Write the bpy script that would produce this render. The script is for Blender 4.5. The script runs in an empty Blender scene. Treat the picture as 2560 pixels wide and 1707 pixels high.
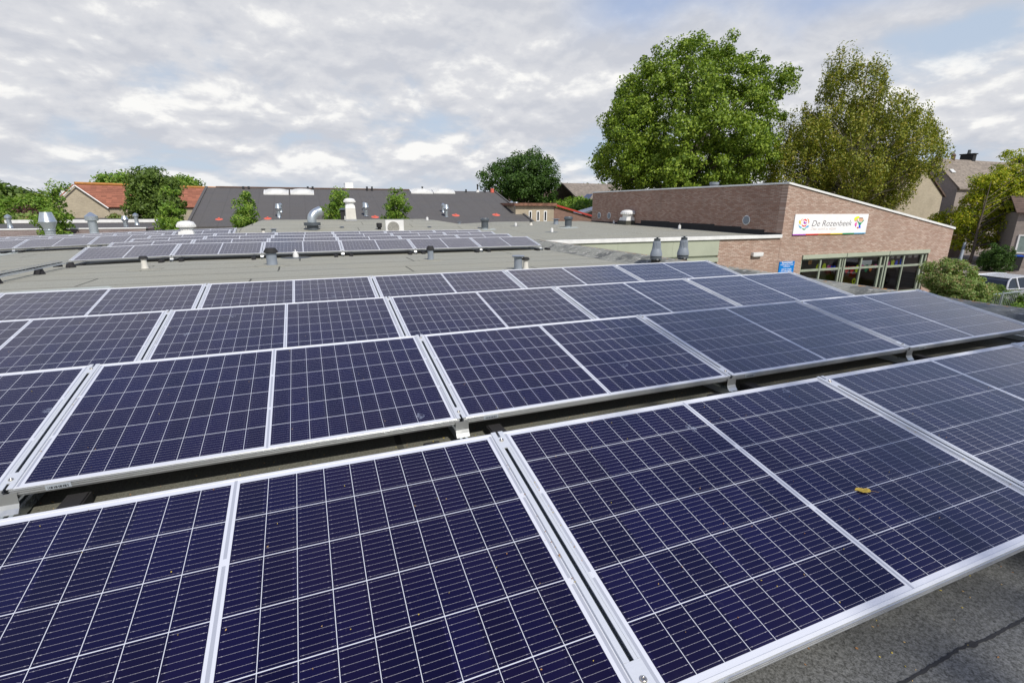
import bpy, bmesh, math, random
import numpy as np
from mathutils import Vector, Matrix
random.seed(7); RNG = np.random.default_rng(7)
R = math.radians
S = bpy.context.scene
C = S.collection

# ------------------------------------------------------------------ camera
FPX, CX, CY = 1235.3, 1280.0, 853.5            # focal length and centre in photo pixels
YAW, PITCH, ROLL, CZ = 0.38404, 0.26534, -0.00292, 1.171
_f = Vector((math.sin(YAW)*math.cos(PITCH), math.cos(YAW)*math.cos(PITCH), -math.sin(PITCH)))
_r0 = Vector((math.cos(YAW), -math.sin(YAW), 0)); _d0 = _f.cross(_r0)
_r = _r0*math.cos(ROLL)+_d0*math.sin(ROLL); _d = -_r0*math.sin(ROLL)+_d0*math.cos(ROLL)
cam = bpy.data.cameras.new('camera'); cam.sensor_width = 36; cam.lens = FPX/2560*36
cam.clip_start = 0.05; cam.clip_end = 3000
camo = bpy.data.objects.new('camera', cam); C.objects.link(camo)
M = Matrix(((_r[0], -_d[0], -_f[0], 0), (_r[1], -_d[1], -_f[1], 0), (_r[2], -_d[2], -_f[2], CZ), (0, 0, 0, 1)))
camo.matrix_world = M
S.camera = camo

# ------------------------------------------------------------------ sun
SUN_AZ, SUN_EL = R(172), R(47)                 # azimuth clockwise from +y
sun_dir = Vector((math.sin(SUN_AZ)*math.cos(SUN_EL), math.cos(SUN_AZ)*math.cos(SUN_EL), math.sin(SUN_EL)))
sl = bpy.data.lights.new('sun', 'SUN'); sl.energy = 3.8; sl.angle = R(0.55); sl.color = (1, .955, .88)
so = bpy.data.objects.new('sun', sl); C.objects.link(so)
so.rotation_euler = sun_dir.to_track_quat('Z', 'Y').to_euler(); so.location = sun_dir*50

# ------------------------------------------------------------------ node helper
class N:
    """wraps a node socket; arithmetic on it builds math nodes"""
    def __init__(s, nt, sock): s.nt = nt; s.k = sock
    def _m(s, op, *a, clamp=False):
        n = s.nt.nodes.new('ShaderNodeMath'); n.operation = op; n.use_clamp = clamp
        for i, v in enumerate((s,)+a):
            if isinstance(v, N): s.nt.links.new(v.k, n.inputs[i])
            else: n.inputs[i].default_value = v
        return N(s.nt, n.outputs[0])
    def __add__(s, o): return s._m('ADD', o)
    def __sub__(s, o): return s._m('SUBTRACT', o)
    def __mul__(s, o): return s._m('MULTIPLY', o)
    def __truediv__(s, o): return s._m('DIVIDE', o)
    def gt(s, o): return s._m('GREATER_THAN', o)
    def lt(s, o): return s._m('LESS_THAN', o)
    def abs(s): return s._m('ABSOLUTE')
    def fract(s): return s._m('FRACT')
    def floor(s): return s._m('FLOOR')
    def mx(s, o): return s._m('MAXIMUM', o)
    def mn(s, o): return s._m('MINIMUM', o)
    def ss(s, a, b, lo=0., hi=1.):
        n = s.nt.nodes.new('ShaderNodeMapRange'); n.interpolation_type = 'SMOOTHSTEP'
        s.nt.links.new(s.k, n.inputs[0])
        for i, v in zip((1, 2, 3, 4), (a, b, lo, hi)): n.inputs[i].default_value = v
        return N(s.nt, n.outputs[0])
def setin(nt, sock, v):
    if isinstance(v, N): nt.links.new(v.k, sock)
    elif isinstance(v, bpy.types.NodeSocket): nt.links.new(v, sock)
    elif isinstance(v, tuple) and len(v) == 3 and sock.type == 'RGBA': sock.default_value = (*v, 1)
    else: sock.default_value = v
def mix(nt, f, a, b, mode='MIX'):
    n = nt.nodes.new('ShaderNodeMix'); n.data_type = 'RGBA'; n.blend_type = mode
    setin(nt, n.inputs[0], f); setin(nt, n.inputs[6], a); setin(nt, n.inputs[7], b)
    return n.outputs[2]
def noise(nt, vec, scale, detail=3, rough=.5, dist=0., out=0):
    n = nt.nodes.new('ShaderNodeTexNoise'); n.inputs['Scale'].default_value = scale
    n.inputs['Detail'].default_value = detail; n.inputs['Roughness'].default_value = rough
    n.inputs['Distortion'].default_value = dist
    if vec is not None: nt.links.new(vec.k if isinstance(vec, N) else vec, n.inputs['Vector'])
    return N(nt, n.outputs[0])
def combine(nt, x, y, z=0.):
    n = nt.nodes.new('ShaderNodeCombineXYZ')
    setin(nt, n.inputs[0], x); setin(nt, n.inputs[1], y); setin(nt, n.inputs[2], z)
    return n.outputs[0]
def coords(nt, kind='Object'):
    n = nt.nodes.new('ShaderNodeTexCoord'); s = nt.nodes.new('ShaderNodeSeparateXYZ')
    nt.links.new(n.outputs[kind], s.inputs[0])
    return n.outputs[kind], N(nt, s.outputs[0]), N(nt, s.outputs[1]), N(nt, s.outputs[2])
def ramp(nt, f, stops):
    n = nt.nodes.new('ShaderNodeValToRGB'); nt.links.new(f.k if isinstance(f, N) else f, n.inputs[0])
    e = n.color_ramp.elements
    while len(e) < len(stops): e.new(.5)
    for i, (p, c) in enumerate(stops): e[i].position = p; e[i].color = (*c, 1)
    return n.outputs[0]
def newmat(name):
    m = bpy.data.materials.new(name); m.use_nodes = True; nt = m.node_tree
    return m, nt, nt.nodes['Principled BSDF']
def bump(nt, b, h, dist, strength=.6):
    n = nt.nodes.new('ShaderNodeBump'); n.inputs['Strength'].default_value = strength; n.inputs['Distance'].default_value = dist
    setin(nt, n.inputs['Height'], h); nt.links.new(n.outputs[0], b.inputs['Normal'])
def plain(name, col, rough=.6, metal=0., var=.12, scale=3., grain=0.):
    """one paint or plastic, a little uneven and dusty"""
    m, nt, b = newmat(name); v, x, y, z = coords(nt)
    n = noise(nt, v, scale, 5, .6)
    lo = tuple(c*(1-var) for c in col); hi = tuple(min(1, c*(1+var)) for c in col)
    nt.links.new(mix(nt, n.ss(.35, .65), lo, hi), b.inputs['Base Color'])
    b.inputs['Roughness'].default_value = rough; b.inputs['Metallic'].default_value = metal
    if grain: bump(nt, b, noise(nt, v, 60, 2), grain)
    return m

# ------------------------------------------------------------------ sky and clouds
W = bpy.data.worlds.new('World'); S.world = W; W.use_nodes = True
nt = W.node_tree; nt.nodes.clear()
sky = nt.nodes.new('ShaderNodeTexSky'); sky.sky_type = 'NISHITA'; sky.sun_disc = False
sky.sun_elevation = SUN_EL; sky.sun_rotation = SUN_AZ; sky.air_density = 1.; sky.dust_density = 1.5; sky.ozone_density = 1.2
tc, dx, dy, dz = coords(nt, 'Generated')
def sky_uv(up, ox=0., oy=0., w=0., k=.34):
    q = dz.mx(0.) + (k+up)
    return combine(nt, dx/q + ox, dy/q + oy, w)
cov = noise(nt, sky_uv(0.), 1.9, 10, .54, .25); cov_up = noise(nt, sky_uv(.03), 1.9, 10, .54, .25)
big = noise(nt, sky_uv(0., 7.3, 2.1, 3.), .7, 3, .5, .2)
puff = noise(nt, sky_uv(0., 3.1, 5.2, 2.2), 5.5, 10, .56, .2); puff_up = noise(nt, sky_uv(.014, 3.1, 5.2, 2.2), 5.5, 10, .56, .2)
dens = (cov*.6 + big*.3 + puff*.16)
c = dens.ss(.425, .535)
relief = ((cov-cov_up)*2.4 + (puff-puff_up)*1.5 + .5)
tone = (relief*.75 + (big*-1.+1.)*.25)
greyc = (5.5, 5.7, 6.25); midc = (6.55, 6.65, 7.0); whitec = (8.9, 8.85, 8.7)
cloud = mix(nt, tone.ss(.26, .55), greyc, midc)
cloud = mix(nt, (tone*.85+puff*.2).ss(.54, .76), cloud, whitec)
bluesky = mix(nt, .85, sky.outputs[0], (5.0, 5.9, 7.2))
colr = mix(nt, c, bluesky, cloud)
# pale bluish veil low over the horizon
colr = mix(nt, dz.ss(.0, .09, .45, 0.), colr, (5.8, 6.3, 7.1))
# a blue opening in the cloud to the right of the view, above the low cloud bank
colr = mix(nt, (dz + (cov-.5)*.35).ss(.25, .37)*(dx + (big-.5)*.3).ss(.46, .62)*.88, colr, (3.0, 4.1, 6.4))
# overhead the sky opens and turns deep blue
colr = mix(nt, dz.ss(.44, .62, 0., .9), colr, (1.7, 2.4, 5.0))
colr = mix(nt, dz.ss(.76, .96, 0., .85), colr, (1.1, 1.6, 3.7))
bg = nt.nodes.new('ShaderNodeBackground'); bg.inputs['Strength'].default_value = .1
nt.links.new(colr, bg.inputs['Color'])
wo = nt.nodes.new('ShaderNodeOutputWorld'); nt.links.new(bg.outputs[0], wo.inputs[0])

S.view_settings.view_transform = 'Standard'; S.view_settings.look = 'None'
S.view_settings.exposure = 0.12; S.view_settings.gamma = 1
S.render.engine = 'CYCLES'; S.render.resolution_x = 1024; S.render.resolution_y = 682

# ------------------------------------------------------------------ placing things from the survey of the photo
def ray(u, v):
    return _r*((u-CX)/FPX) + _d*((v-CY)/FPX) + _f
EYE = Vector((0, 0, CZ))
def on_z(u, v, z=0.): d = ray(u, v); return EYE + d*((z-CZ)/d.z)
def on_y(u, v, y): d = ray(u, v); return EYE + d*(y/d.y)
def on_x(u, v, x): d = ray(u, v); return EYE + d*(x/d.x)
def size_at(p, px):
    q = Vector(p)-EYE; d = q.dot(_f); return px*d/FPX/math.sqrt(1+(q.dot(_r)/d)**2)
def height_at(p, v):
    """world z of photo row v on the upright through p"""
    lo, hi = -20., 60.
    for _ in range(50):
        m = (lo+hi)/2; q = Vector((p[0], p[1], m))-EYE
        if CY+FPX*q.dot(_d)/q.dot(_f) > v: lo = m
        else: hi = m
    return lo
def z1(x, y): return x*.2721, 380+y*.2721
def z2(x, y): return 500+x*.2721, 440+y*.2721
def z3(x, y): return 1000+x*.2721, 380+y*.2721
def z4(x, y): return 1540+x*.2721, 420+y*.2721
def z5(x, y): return 1920+x*.2806, 360+y*.2806

# ------------------------------------------------------------------ mesh builder
class MB:
    def __init__(s): s.v = []; s.f = []; s.m = []; s.sm = []
    def add(s, vs, fs, mi=0, smooth=False):
        o = len(s.v); s.v += [tuple(v) for v in vs]
        for f in fs: s.f.append([o+i for i in f]); s.m.append(mi); s.sm.append(smooth)
        return s
    def box(s, x0, x1, y0, y1, z0, z1_, mi=0):
        vs = [(x0, y0, z0), (x1, y0, z0), (x1, y1, z0), (x0, y1, z0), (x0, y0, z1_), (x1, y0, z1_), (x1, y1, z1_), (x0, y1, z1_)]
        return s.add(vs, [(3, 2, 1, 0), (4, 5, 6, 7), (0, 1, 5, 4), (1, 2, 6, 5), (2, 3, 7, 6), (3, 0, 4, 7)], mi)
    def prism(s, poly, a0, a1, axis='y', mi=0):
        """polygon in the plane across `axis`, extruded from a0 to a1"""
        def P(p, a): return {'x': (a, p[0], p[1]), 'y': (p[0], a, p[1]), 'z': (p[0], p[1], a)}[axis]
        n = len(poly); vs = [P(p, a0) for p in poly]+[P(p, a1) for p in poly]
        fs = [list(range(n))[::-1], list(range(n, 2*n))]+[(i, (i+1) % n, n+(i+1) % n, n+i) for i in range(n)]
        return s.add(vs, fs, mi)
    def lathe(s, prof, c=(0, 0, 0), n=24, mi=0, smooth=True, square=False):
        vs = []; fs = []
        for r, z in prof:
            for k in range(n):
                a = 2*math.pi*k/n; q = 1.
                vs.append((c[0]+r*q*math.cos(a), c[1]+r*q*math.sin(a), c[2]+z))
        for j in range(len(prof)-1):
            for k in range(n): fs.append((j*n+k, j*n+(k+1) % n, (j+1)*n+(k+1) % n, (j+1)*n+k))
        s.add(vs, fs, mi, smooth)
        o = len(s.v)-len(vs)
        for j, rev in ((0, True), (len(prof)-1, False)):
            if prof[j][0] > 1e-4:
                f = [o+j*n+k for k in range(n)]
                s.f.append(f[::-1] if rev else f); s.m.append(mi); s.sm.append(False)
        return s
    def tube(s, pts, rad, n=8, mi=0, smooth=True):
        pts = [Vector(p) for p in pts]
        if not isinstance(rad, (list, tuple)): rad = [rad]*len(pts)
        vs = []; fs = []
        up = Vector((0, 0, 1))
        for i, p in enumerate(pts):
            t = (pts[min(i+1, len(pts)-1)]-pts[max(i-1, 0)]).normalized()
            if i == 0: a = t.cross(up if abs(t.z) < .95 else Vector((1, 0, 0))).normalized()
            else:
                a = a - t*a.dot(t)
                a = a.normalized() if a.length > 1e-4 else t.cross(up if abs(t.z) < .95 else Vector((1, 0, 0))).normalized()
            b = a.cross(t)
            for k in range(n):
                an = 2*math.pi*k/n; vs.append(p+(a*math.cos(an)+b*math.sin(an))*rad[i])
        for j in range(len(pts)-1):
            for k in range(n): fs.append((j*n+k, j*n+(k+1) % n, (j+1)*n+(k+1) % n, (j+1)*n+k))
        fs.append(list(range(n))[::-1]); fs.append([(len(pts)-1)*n+k for k in range(n)])
        return s.add(vs, fs, mi, smooth)
    def mesh(s, name, mats):
        me = bpy.data.meshes.new(name); me.from_pydata(s.v, [], s.f)
        for m in (mats if isinstance(mats, (list, tuple)) else [mats]): me.materials.append(m)
        me.polygons.foreach_set('material_index', s.m); me.polygons.foreach_set('use_smooth', s.sm); me.update()
        return me
    def build(s, name, mats, parent=None, loc=None, auto=True):
        me = s.mesh(name, mats)
        o = bpy.data.objects.new(name, me); C.objects.link(o)
        if any(s.sm) and auto:
            try: me.set_sharp_from_angle(angle=R(35))
            except Exception: pass
        if parent: o.parent = parent
        if loc: o.location = loc
        return o
def tag(o, label=None, cat=None, group=None, kind=None):
    if label: o['label'] = label
    if cat: o['category'] = cat
    if group: o['group'] = group
    if kind: o['kind'] = kind
    return o
def empty(name, loc, label, cat, group=None, rz=0.):
    o = bpy.data.objects.new(name, None); C.objects.link(o); o.location = loc; o.rotation_euler.z = rz
    o.empty_display_size = .2
    return tag(o, label, cat, group)
def copy_tree(o, parent=None):
    c = o.copy(); C.objects.link(c); c.parent = parent
    for ch in list(o.children): copy_tree(ch, c)
    return c
def struct(name, mb, mats): return tag(mb.build(name, mats), kind='structure')
ORD = ['zeroth', 'first', 'second', 'third', 'fourth', 'fifth', 'sixth', 'seventh', 'eighth']

# ------------------------------------------------------------------ materials
def mat_felt(name, col, seams=True, far=False, axis=1, pitch=.93):
    m, nt, b = newmat(name); v, x, y, z = coords(nt)
    g = noise(nt, v, 170, 3, .75); g2 = noise(nt, v, 90, 3, .6); big = noise(nt, v, .55, 5, .62); st = noise(nt, combine(nt, x*.25, y*2.2, z), 1.4, 5, .6)
    t = g.ss(.36, .64)
    base = mix(nt, (t*.55+g2.ss(.36, .64)*.45), tuple(q*.42 for q in col), tuple(q*1.58 for q in col))
    base = mix(nt, big.ss(.35, .65, 0., .32), base, tuple(q*w for q, w in zip(col, (1.10, 1.04, .93))))
    base = mix(nt, st.ss(.45, .72, 0., .28), base, tuple(q*.72 for q in col))
    if not far: base = mix(nt, y.ss(5.2, 7.4, .62, 0.), base, tuple(q*w for q, w in zip(col, (.10, .10, .085)))); base = mix(nt, y.ss(.84, .88, .75, 0.), base, mix(nt, (t*.5+noise(nt, v, 70, 3, .7).ss(.38, .62)*.5), (.03, .032, .034), (.20, .204, .206))) if seams and axis == 1 else base  # shade about the near rows and roof edge is mixed into the felt colour
    if seams:
        wob = noise(nt, combine(nt, x*.8, y*.8, z), 1.5, 3)
        a, o2 = (y, x) if axis == 1 else (x, y)
        s = ((a + wob*.035)/pitch)
        row = s.floor()
        line = (s.fract()-.5).abs().gt(.5-.014)
        so_ = ((o2 + row*2.37 + wob*.05)/5.1)
        cross = (so_.fract()-.5).abs().gt(.5-.003)
        base = mix(nt, line.mx(cross)*noise(nt, v, 2.1, 4).ss(.3, .5, .6 if axis == 1 else .25, 1. if axis == 1 else .55), base, tuple(q*(.22 if axis == 1 else .5) for q in col))
    nt.links.new(base, b.inputs['Base Color']); b.inputs['Roughness'].default_value = .95
    b.inputs['Specular IOR Level'].default_value = .2
    bump(nt, b, g*.6+g2*.4, .004, .5)
    return m
def mat_brick(name, axis, c1, c2, mortar, scale=1., stain=.25, bw=.21, bh=.0625):
    m, nt, b = newmat(name); v, x, y, z = coords(nt)
    u = x if axis == 'x' else y
    br = nt.nodes.new('ShaderNodeTexBrick'); nt.links.new(combine(nt, u, z, 0.), br.inputs['Vector'])
    br.inputs['Scale'].default_value = 1.; br.inputs['Brick Width'].default_value = bw; br.inputs['Row Height'].default_value = bh
    br.inputs['Mortar Size'].default_value = .009; br.inputs['Mortar Smooth'].default_value = .1; br.inputs['Bias'].default_value = -.1
    br.inputs['Color1'].default_value = (*c1, 1); br.inputs['Color2'].default_value = (*c2, 1); br.inputs['Mortar'].default_value = (*mortar, 1)
    big = noise(nt, v, .8, 6, .65); n2 = noise(nt, combine(nt, x*2., y*2., z*.35), 1.2, 5, .6)
    base = mix(nt, big.ss(.4, .7, 0., stain), br.outputs['Color'], tuple(q*.55 for q in c1))
    base = mix(nt, n2.ss(.5, .75, 0., stain), base, mortar)
    nt.links.new(base, b.inputs['Base Color']); b.inputs['Roughness'].default_value = .9
    bump(nt, b, N(nt, br.outputs['Fac'])*-1., .004, .5)
    return m
def mat_tiles(name, col, w=.3, h=.34, axis='x'):
    m, nt, b = newmat(name); v, x, y, z = coords(nt)
    u, s = (x, y) if axis == 'x' else (y, x)
    row = (z*2.2/h); r = row.fract(); cu = (u/w).fract()
    n = noise(nt, v, 2.5, 5, .6); wn = noise(nt, combine(nt, (u/w).floor(), row.floor(), 0.), 9.3, 1)
    base = mix(nt, wn.ss(.3, .7), tuple(q*.8 for q in col), tuple(q*1.18 for q in col))
    base = mix(nt, n.ss(.45, .7, 0., .4), base, tuple(q*.6 for q in col))
    base = mix(nt, r.lt(.14)*.75, base, tuple(q*.3 for q in col))
    nt.links.new(base, b.inputs['Base Color']); b.inputs['Roughness'].default_value = .85
    bump(nt, b, r+cu*.3, .02, .6)
    return m
def mat_leaf(name, cols, trans=.35):
    m, nt, b = newmat(name)
    g = nt.nodes.new('ShaderNodeNewGeometry'); rnd = N(nt, g.outputs['Random Per Island'])
    v, x, y, z = coords(nt); n = noise(nt, v, .9, 3, .6)
    f = (rnd*.65 + n*.6 - .12)
    k = len(cols)
    col = ramp(nt, f, [(.12+.76*i/(k-1), q) for i, q in enumerate(cols)])
    nt.links.new(col, b.inputs['Base Color']); b.inputs['Roughness'].default_value = .55
    b.inputs['Specular IOR Level'].default_value = .35
    tr = nt.nodes.new('ShaderNodeBsdfTranslucent')
    nt.links.new(mix(nt, 1., col, (1.1, 1.25, .55), 'MULTIPLY'), tr.inputs[0])
    ms = nt.nodes.new('ShaderNodeMixShader'); ms.inputs[0].default_value = trans
    nt.links.new(b.outputs[0], ms.inputs[1]); nt.links.new(tr.outputs[0], ms.inputs[2])
    nt.links.new(ms.outputs[0], nt.nodes['Material Output'].inputs[0])
    return m

# panel geometry
PW, PD, GAP = 1.755, 1.021, .025
PITCHX = PW+GAP
TILT = R(10.94)
def mat_cells():
    m, nt, b = newmat('solar_cells_under_glass'); v, x, y, z = coords(nt)
    oi = nt.nodes.new('ShaderNodeObjectInfo'); rnd = N(nt, oi.outputs['Random'])
    mx, my = .034, .026; cbar = .0115; cw = (PW/2-mx-cbar)/10; ch = (PD-2*my)/6
    xc = x-PW/2; ax = xc.abs()
    u = (ax-cbar)/cw; w = (y-my)/ch
    inside = u.gt(0.)*u.lt(10.)*w.gt(0.)*w.lt(6.)
    fu = u.fract()-.5; fw = w.fract()-.5
    gapx = fu.abs().gt(.5-.0009/cw); gapy = fw.abs().gt(.5-.00135/ch)
    cell = inside*(gapx.mx(gapy)*-1.+1.)
    fb = (w.fract()*9.).fract()-.5; bp = ch/9
    wire = fb.abs().lt(.00030/bp)*fu.abs().lt(.455)
    pad = fb.abs().lt(.0009/bp)*((fu.abs()-.38).abs().lt(.0014/cw))
    pad2 = fb.abs().lt(.0005/bp)*((fu.abs()*10.).fract()-.5).abs().lt(.08)
    pad2 = pad2*fu.abs().lt(.455)
    wires = wire.mx(pad).mx(pad2)
    cid = noise(nt, combine(nt, (xc/cw).floor(), w.floor(), rnd*40.), 3.7, 0)
    smooth_ = noise(nt, combine(nt, x, y, rnd*30.), 1.6, 3)
    ccol = mix(nt, cid.ss(.3, .7), (.0030, .0022, .013), (.0052, .0040, .026))
    ccol = mix(nt, smooth_.ss(.35, .68, 0., .8), ccol, (.009, .0055, .018))
    ccol = mix(nt, wires, ccol, (.33, .32, .33))
    back = mix(nt, (ax.lt(.0045)*((y-PD/3).abs().gt(.012))*((y-2*PD/3).abs().gt(.012)))
               .mx((ax.gt(PW/2-.024)*ax.lt(PW/2-.015)*((y-PD/3).abs().gt(.01))*((y-2*PD/3).abs().gt(.01)))),
               (.62, .64, .66), (.38, .40, .43))
    col = mix(nt, cell, back, ccol)
    # dust, seeds and bird droppings lying on the glass
    dv = noise(nt, combine(nt, x, y, rnd*20.), 7., 6, .7)
    dst = noise(nt, combine(nt, x, y, rnd*9.), 55., 3, .6)
    low = y.ss(0., .05, .5, 0.)
    col = mix(nt, (dv.ss(.55, .8, .0, .012) + dst.ss(.62, .75, 0., .02) + low*.05), col, (.42, .38, .33))
    vo = nt.nodes.new('ShaderNodeTexVoronoi'); vo.inputs['Scale'].default_value = 2.6
    nt.links.new(combine(nt, x + noise(nt, v, 30., 3)*.06, y*.8 + noise(nt, v, 23., 3)*.05, rnd*60.), vo.inputs['Vector'])
    drop = N(nt, vo.outputs['Distance']).lt(.055)
    col = mix(nt, drop*noise(nt, v, 80, 3).ss(.4, .6, .0, .45), col, (.32, .36, .42))
    nt.links.new(col, b.inputs['Base Color'])
    b.inputs['IOR'].default_value = 1.50; b.inputs['Specular Tint'].default_value = (.50, .46, 1., 1)
    b.inputs['Coat Weight'].default_value = .3; b.inputs['Coat Roughness'].default_value = .05; b.inputs['Coat IOR'].default_value = 1.32; b.inputs['Coat Tint'].default_value = (.94, .93, 1., 1)
    nt.links.new((wires*.12+.09+dv.ss(.4, .7, 0., .05)).k, b.inputs['Roughness'])
    wav = noise(nt, v, 2.2, 2)
    bump(nt, b, wav, .0012, .35)
    return m
def mat_alu(name, col=(.62, .63, .64), rough=.42, metal=.55):
    m, nt, b = newmat(name); v, x, y, z = coords(nt)
    n = noise(nt, combine(nt, x*2., y*2., z*2.), 6, 5, .65); gr = noise(nt, combine(nt, x*3, y*60, z*60), 4, 3)
    c_ = mix(nt, n.ss(.4, .7, 0., .35), col, tuple(q*.78 for q in col))
    c_ = mix(nt, gr.ss(.4, .7, 0., .15), c_, tuple(min(1, q*1.15) for q in col))
    nt.links.new(c_, b.inputs['Base Color']); b.inputs['Metallic'].default_value = metal
    nt.links.new(n.ss(.3, .7, rough-.08, rough+.1).k, b.inputs['Roughness'])
    return m

M_cells = mat_cells()
M_frame = mat_alu('anodised_frame', (.70, .71, .72), .5, .2)
M_clamp = mat_alu('aluminium_clamp', (.66, .68, .70), .45, .3)
M_steel = mat_alu('galvanised_steel', (.50, .55, .58), .33, .75)
M_bolt = mat_alu('steel_bolt', (.5, .47, .42), .25, .9)
M_rubber = plain('black_rubber', (.018, .017, .018), .85, grain=.002)
M_sticker = plain('silver_sticker', (.45, .50, .55), .4)
M_ink = plain('black_ink', (.02, .02, .025), .6)
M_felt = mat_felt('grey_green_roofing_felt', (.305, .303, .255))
M_dark = mat_felt('dark_grey_roofing_felt', (.108, .104, .103), axis=0, pitch=1.0)
M_upst = mat_felt('weathered_upstand_felt', (.15, .152, .13), seams=False)
M_white = plain('white_trim', (.78, .78, .76), .5, var=.06)
M_green = plain('sage_green_cladding', (.40, .43, .33), .55, var=.05, scale=1.)
M_gframe = plain('sage_green_window_frame', (.30, .335, .26), .5, var=.06)
M_brx = mat_brick('pink_brown_brick', 'x', (.42, .27, .205), (.61, .47, .385), (.25, .19, .15), stain=.26, bw=.215, bh=.0605)
M_bry = mat_brick('pink_brown_brick_shaded_side', 'y', (.34, .19, .135), (.50, .355, .285), (.21, .16, .125), stain=.35, bw=.215, bh=.0605)  # darker copy of the brick, with the side wall's shade in its colour
M_black = plain('black_bitumen', (.02, .02, .021), .8, grain=.003)
M_greyp = plain('grey_plastic', (.22, .25, .29), .5, var=.1)
M_dgrey = plain('dark_grey_plastic', (.075, .088, .10), .45, var=.1)
M_wplast = plain('white_plastic', (.72, .72, .70), .5, var=.06)
M_cream = plain('cream_plastic', (.62, .60, .54), .6, var=.06)
M_beige = mat_brick('beige_brick_side', 'y', (.40, .34, .245), (.50, .43, .315), (.43, .38, .29), stain=.3)
M_beigex = mat_brick('beige_brick', 'x', (.40, .34, .245), (.50, .43, .315), (.43, .38, .29), stain=.3)
M_greyb = mat_brick('grey_brown_brick_brightened_side', 'y', (.38, .325, .275), (.47, .40, .35), (.38, .34, .30), stain=.25)  # lighter copy, extra brightness for the shaded gable put into its colour
M_greybx = mat_brick('grey_brown_brick', 'x', (.27, .225, .19), (.35, .29, .25), (.29, .26, .24), stain=.25)
M_purp = mat_brick('purple_grey_brick', 'x', (.22, .16, .155), (.30, .23, .22), (.30, .28, .26), stain=.3)
M_orange = mat_tiles('orange_clay_tiles', (.34, .13, .08))
M_brownt = mat_tiles('grey_brown_roof_tiles', (.25, .21, .17))
M_redt = mat_tiles('brown_roof_tiles', (.13, .085, .065))
M_plaster = plain('cream_plaster', (.40, .34, .25), .9, var=.15, scale=1.)
M_redtrim = plain('red_trim', (.42, .045, .03), .6)
M_orangedisc = plain('orange_red_plastic', (.62, .13, .085), .6)
M_glass = None
def mat_glass(name, tint=(.03, .035, .035), rough=.02, alpha=.45):
    m, nt, b = newmat(name)
    b.inputs['Base Color'].default_value = (*tint, 1); b.inputs['Roughness'].default_value = rough; b.inputs['IOR'].default_value = 1.5
    tr = nt.nodes.new('ShaderNodeBsdfTransparent'); ms = nt.nodes.new('ShaderNodeMixShader')
    fr = nt.nodes.new('ShaderNodeFresnel'); fr.inputs[0].default_value = 1.45
    gl = nt.nodes.new('ShaderNodeBsdfGlossy'); gl.inputs['Roughness'].default_value = rough
    tr.inputs[0].default_value = (.93, .95, .94, 1)
    f2 = N(nt, fr.outputs[0])*1.1+.02
    nt.links.new(f2.mn(1.).k, ms.inputs[0]); nt.links.new(tr.outputs[0], ms.inputs[1]); nt.links.new(gl.outputs[0], ms.inputs[2])
    nt.links.new(ms.outputs[0], nt.nodes['Material Output'].inputs[0])
    return m
M_glass = mat_glass('window_glass')
M_darkglass = plain('dark_glass', (.02, .024, .028), .06, var=.1)
def flat(name, c, r=.6): return plain(name, c, r, var=.04)
M_red = flat('red_paint', (.88, .03, .02)); M_oran = flat('orange_paint', (.80, .24, .01)); M_yel = flat('yellow_paint', (.80, .62, .02))
M_lime = flat('lime_paper', (.78, .88, .02)); M_grn = flat('green_paint', (.01, .32, .11)); M_lblue = flat('light_blue_paint', (.12, .45, .72))
M_blue = flat('blue_paper', (.02, .08, .80)); M_purple = flat('purple_paint', (.42, .06, .50)); M_pink = flat('pink_paper', (.85, .12, .45))
M_signw = flat('white_sign_board', (.90, .90, .89), .4); M_txt = flat('dark_purple_grey_lettering', (.10, .075, .09)); M_faint = flat('pale_pink_lettering', (.72, .62, .58))
M_signb = flat('blue_sign_board', (.0, .20, .62), .4)
M_skin = flat('skin_tone_print', (.75, .45, .28)); M_hair = flat('brown_print', (.22, .09, .03))

# ------------------------------------------------------------------ ground and streets
GZ = -3.3
def mat_ground():
    m, nt, b = newmat('ground_grass_and_soil'); v, x, y, z = coords(nt)
    n = noise(nt, v, .25, 6, .6); n2 = noise(nt, v, 6, 5, .7)
    c_ = mix(nt, n.ss(.4, .6), (.045, .075, .02), (.075, .085, .035)); c_ = mix(nt, n2.ss(.4, .7), c_, (.10, .09, .055))
    nt.links.new(c_, b.inputs['Base Color']); b.inputs['Roughness'].default_value = .95
    return m
def mat_paving():
    m, nt, b = newmat('brick_pavers'); v, x, y, z = coords(nt)
    br = nt.nodes.new('ShaderNodeTexBrick'); nt.links.new(v, br.inputs['Vector']); br.inputs['Scale'].default_value = 1
    br.inputs['Brick Width'].default_value = .22; br.inputs['Row Height'].default_value = .11; br.inputs['Mortar Size'].default_value = .006
    br.inputs['Color1'].default_value = (.21, .175, .15, 1); br.inputs['Color2'].default_value = (.27, .23, .20, 1); br.inputs['Mortar'].default_value = (.12, .105, .09, 1)
    n = noise(nt, v, .5, 6, .65)
    nt.links.new(mix(nt, n.ss(.45, .65, 0., .45), br.outputs[0], (.12, .10, .085)), b.inputs['Base Color']); b.inputs['Roughness'].default_value = .9
    return m
def mat_asphalt():
    m, nt, b = newmat('asphalt'); v, x, y, z = coords(nt)
    n = noise(nt, v, 60, 4, .7); n2 = noise(nt, v, .7, 5)
    c_ = mix(nt, n.ss(.35, .65), (.045, .045, .047), (.075, .074, .074)); c_ = mix(nt, n2.ss(.45, .7, 0, .4), c_, (.10, .095, .085))
    nt.links.new(c_, b.inputs['Base Color']); b.inputs['Roughness'].default_value = .9
    return m
g = MB(); g.add([(-700, -700, GZ), (1200, -700, GZ), (1200, 1400, GZ), (-700, 1400, GZ)], [(0, 1, 2, 3)])
struct('ground', g, mat_ground())
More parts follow.
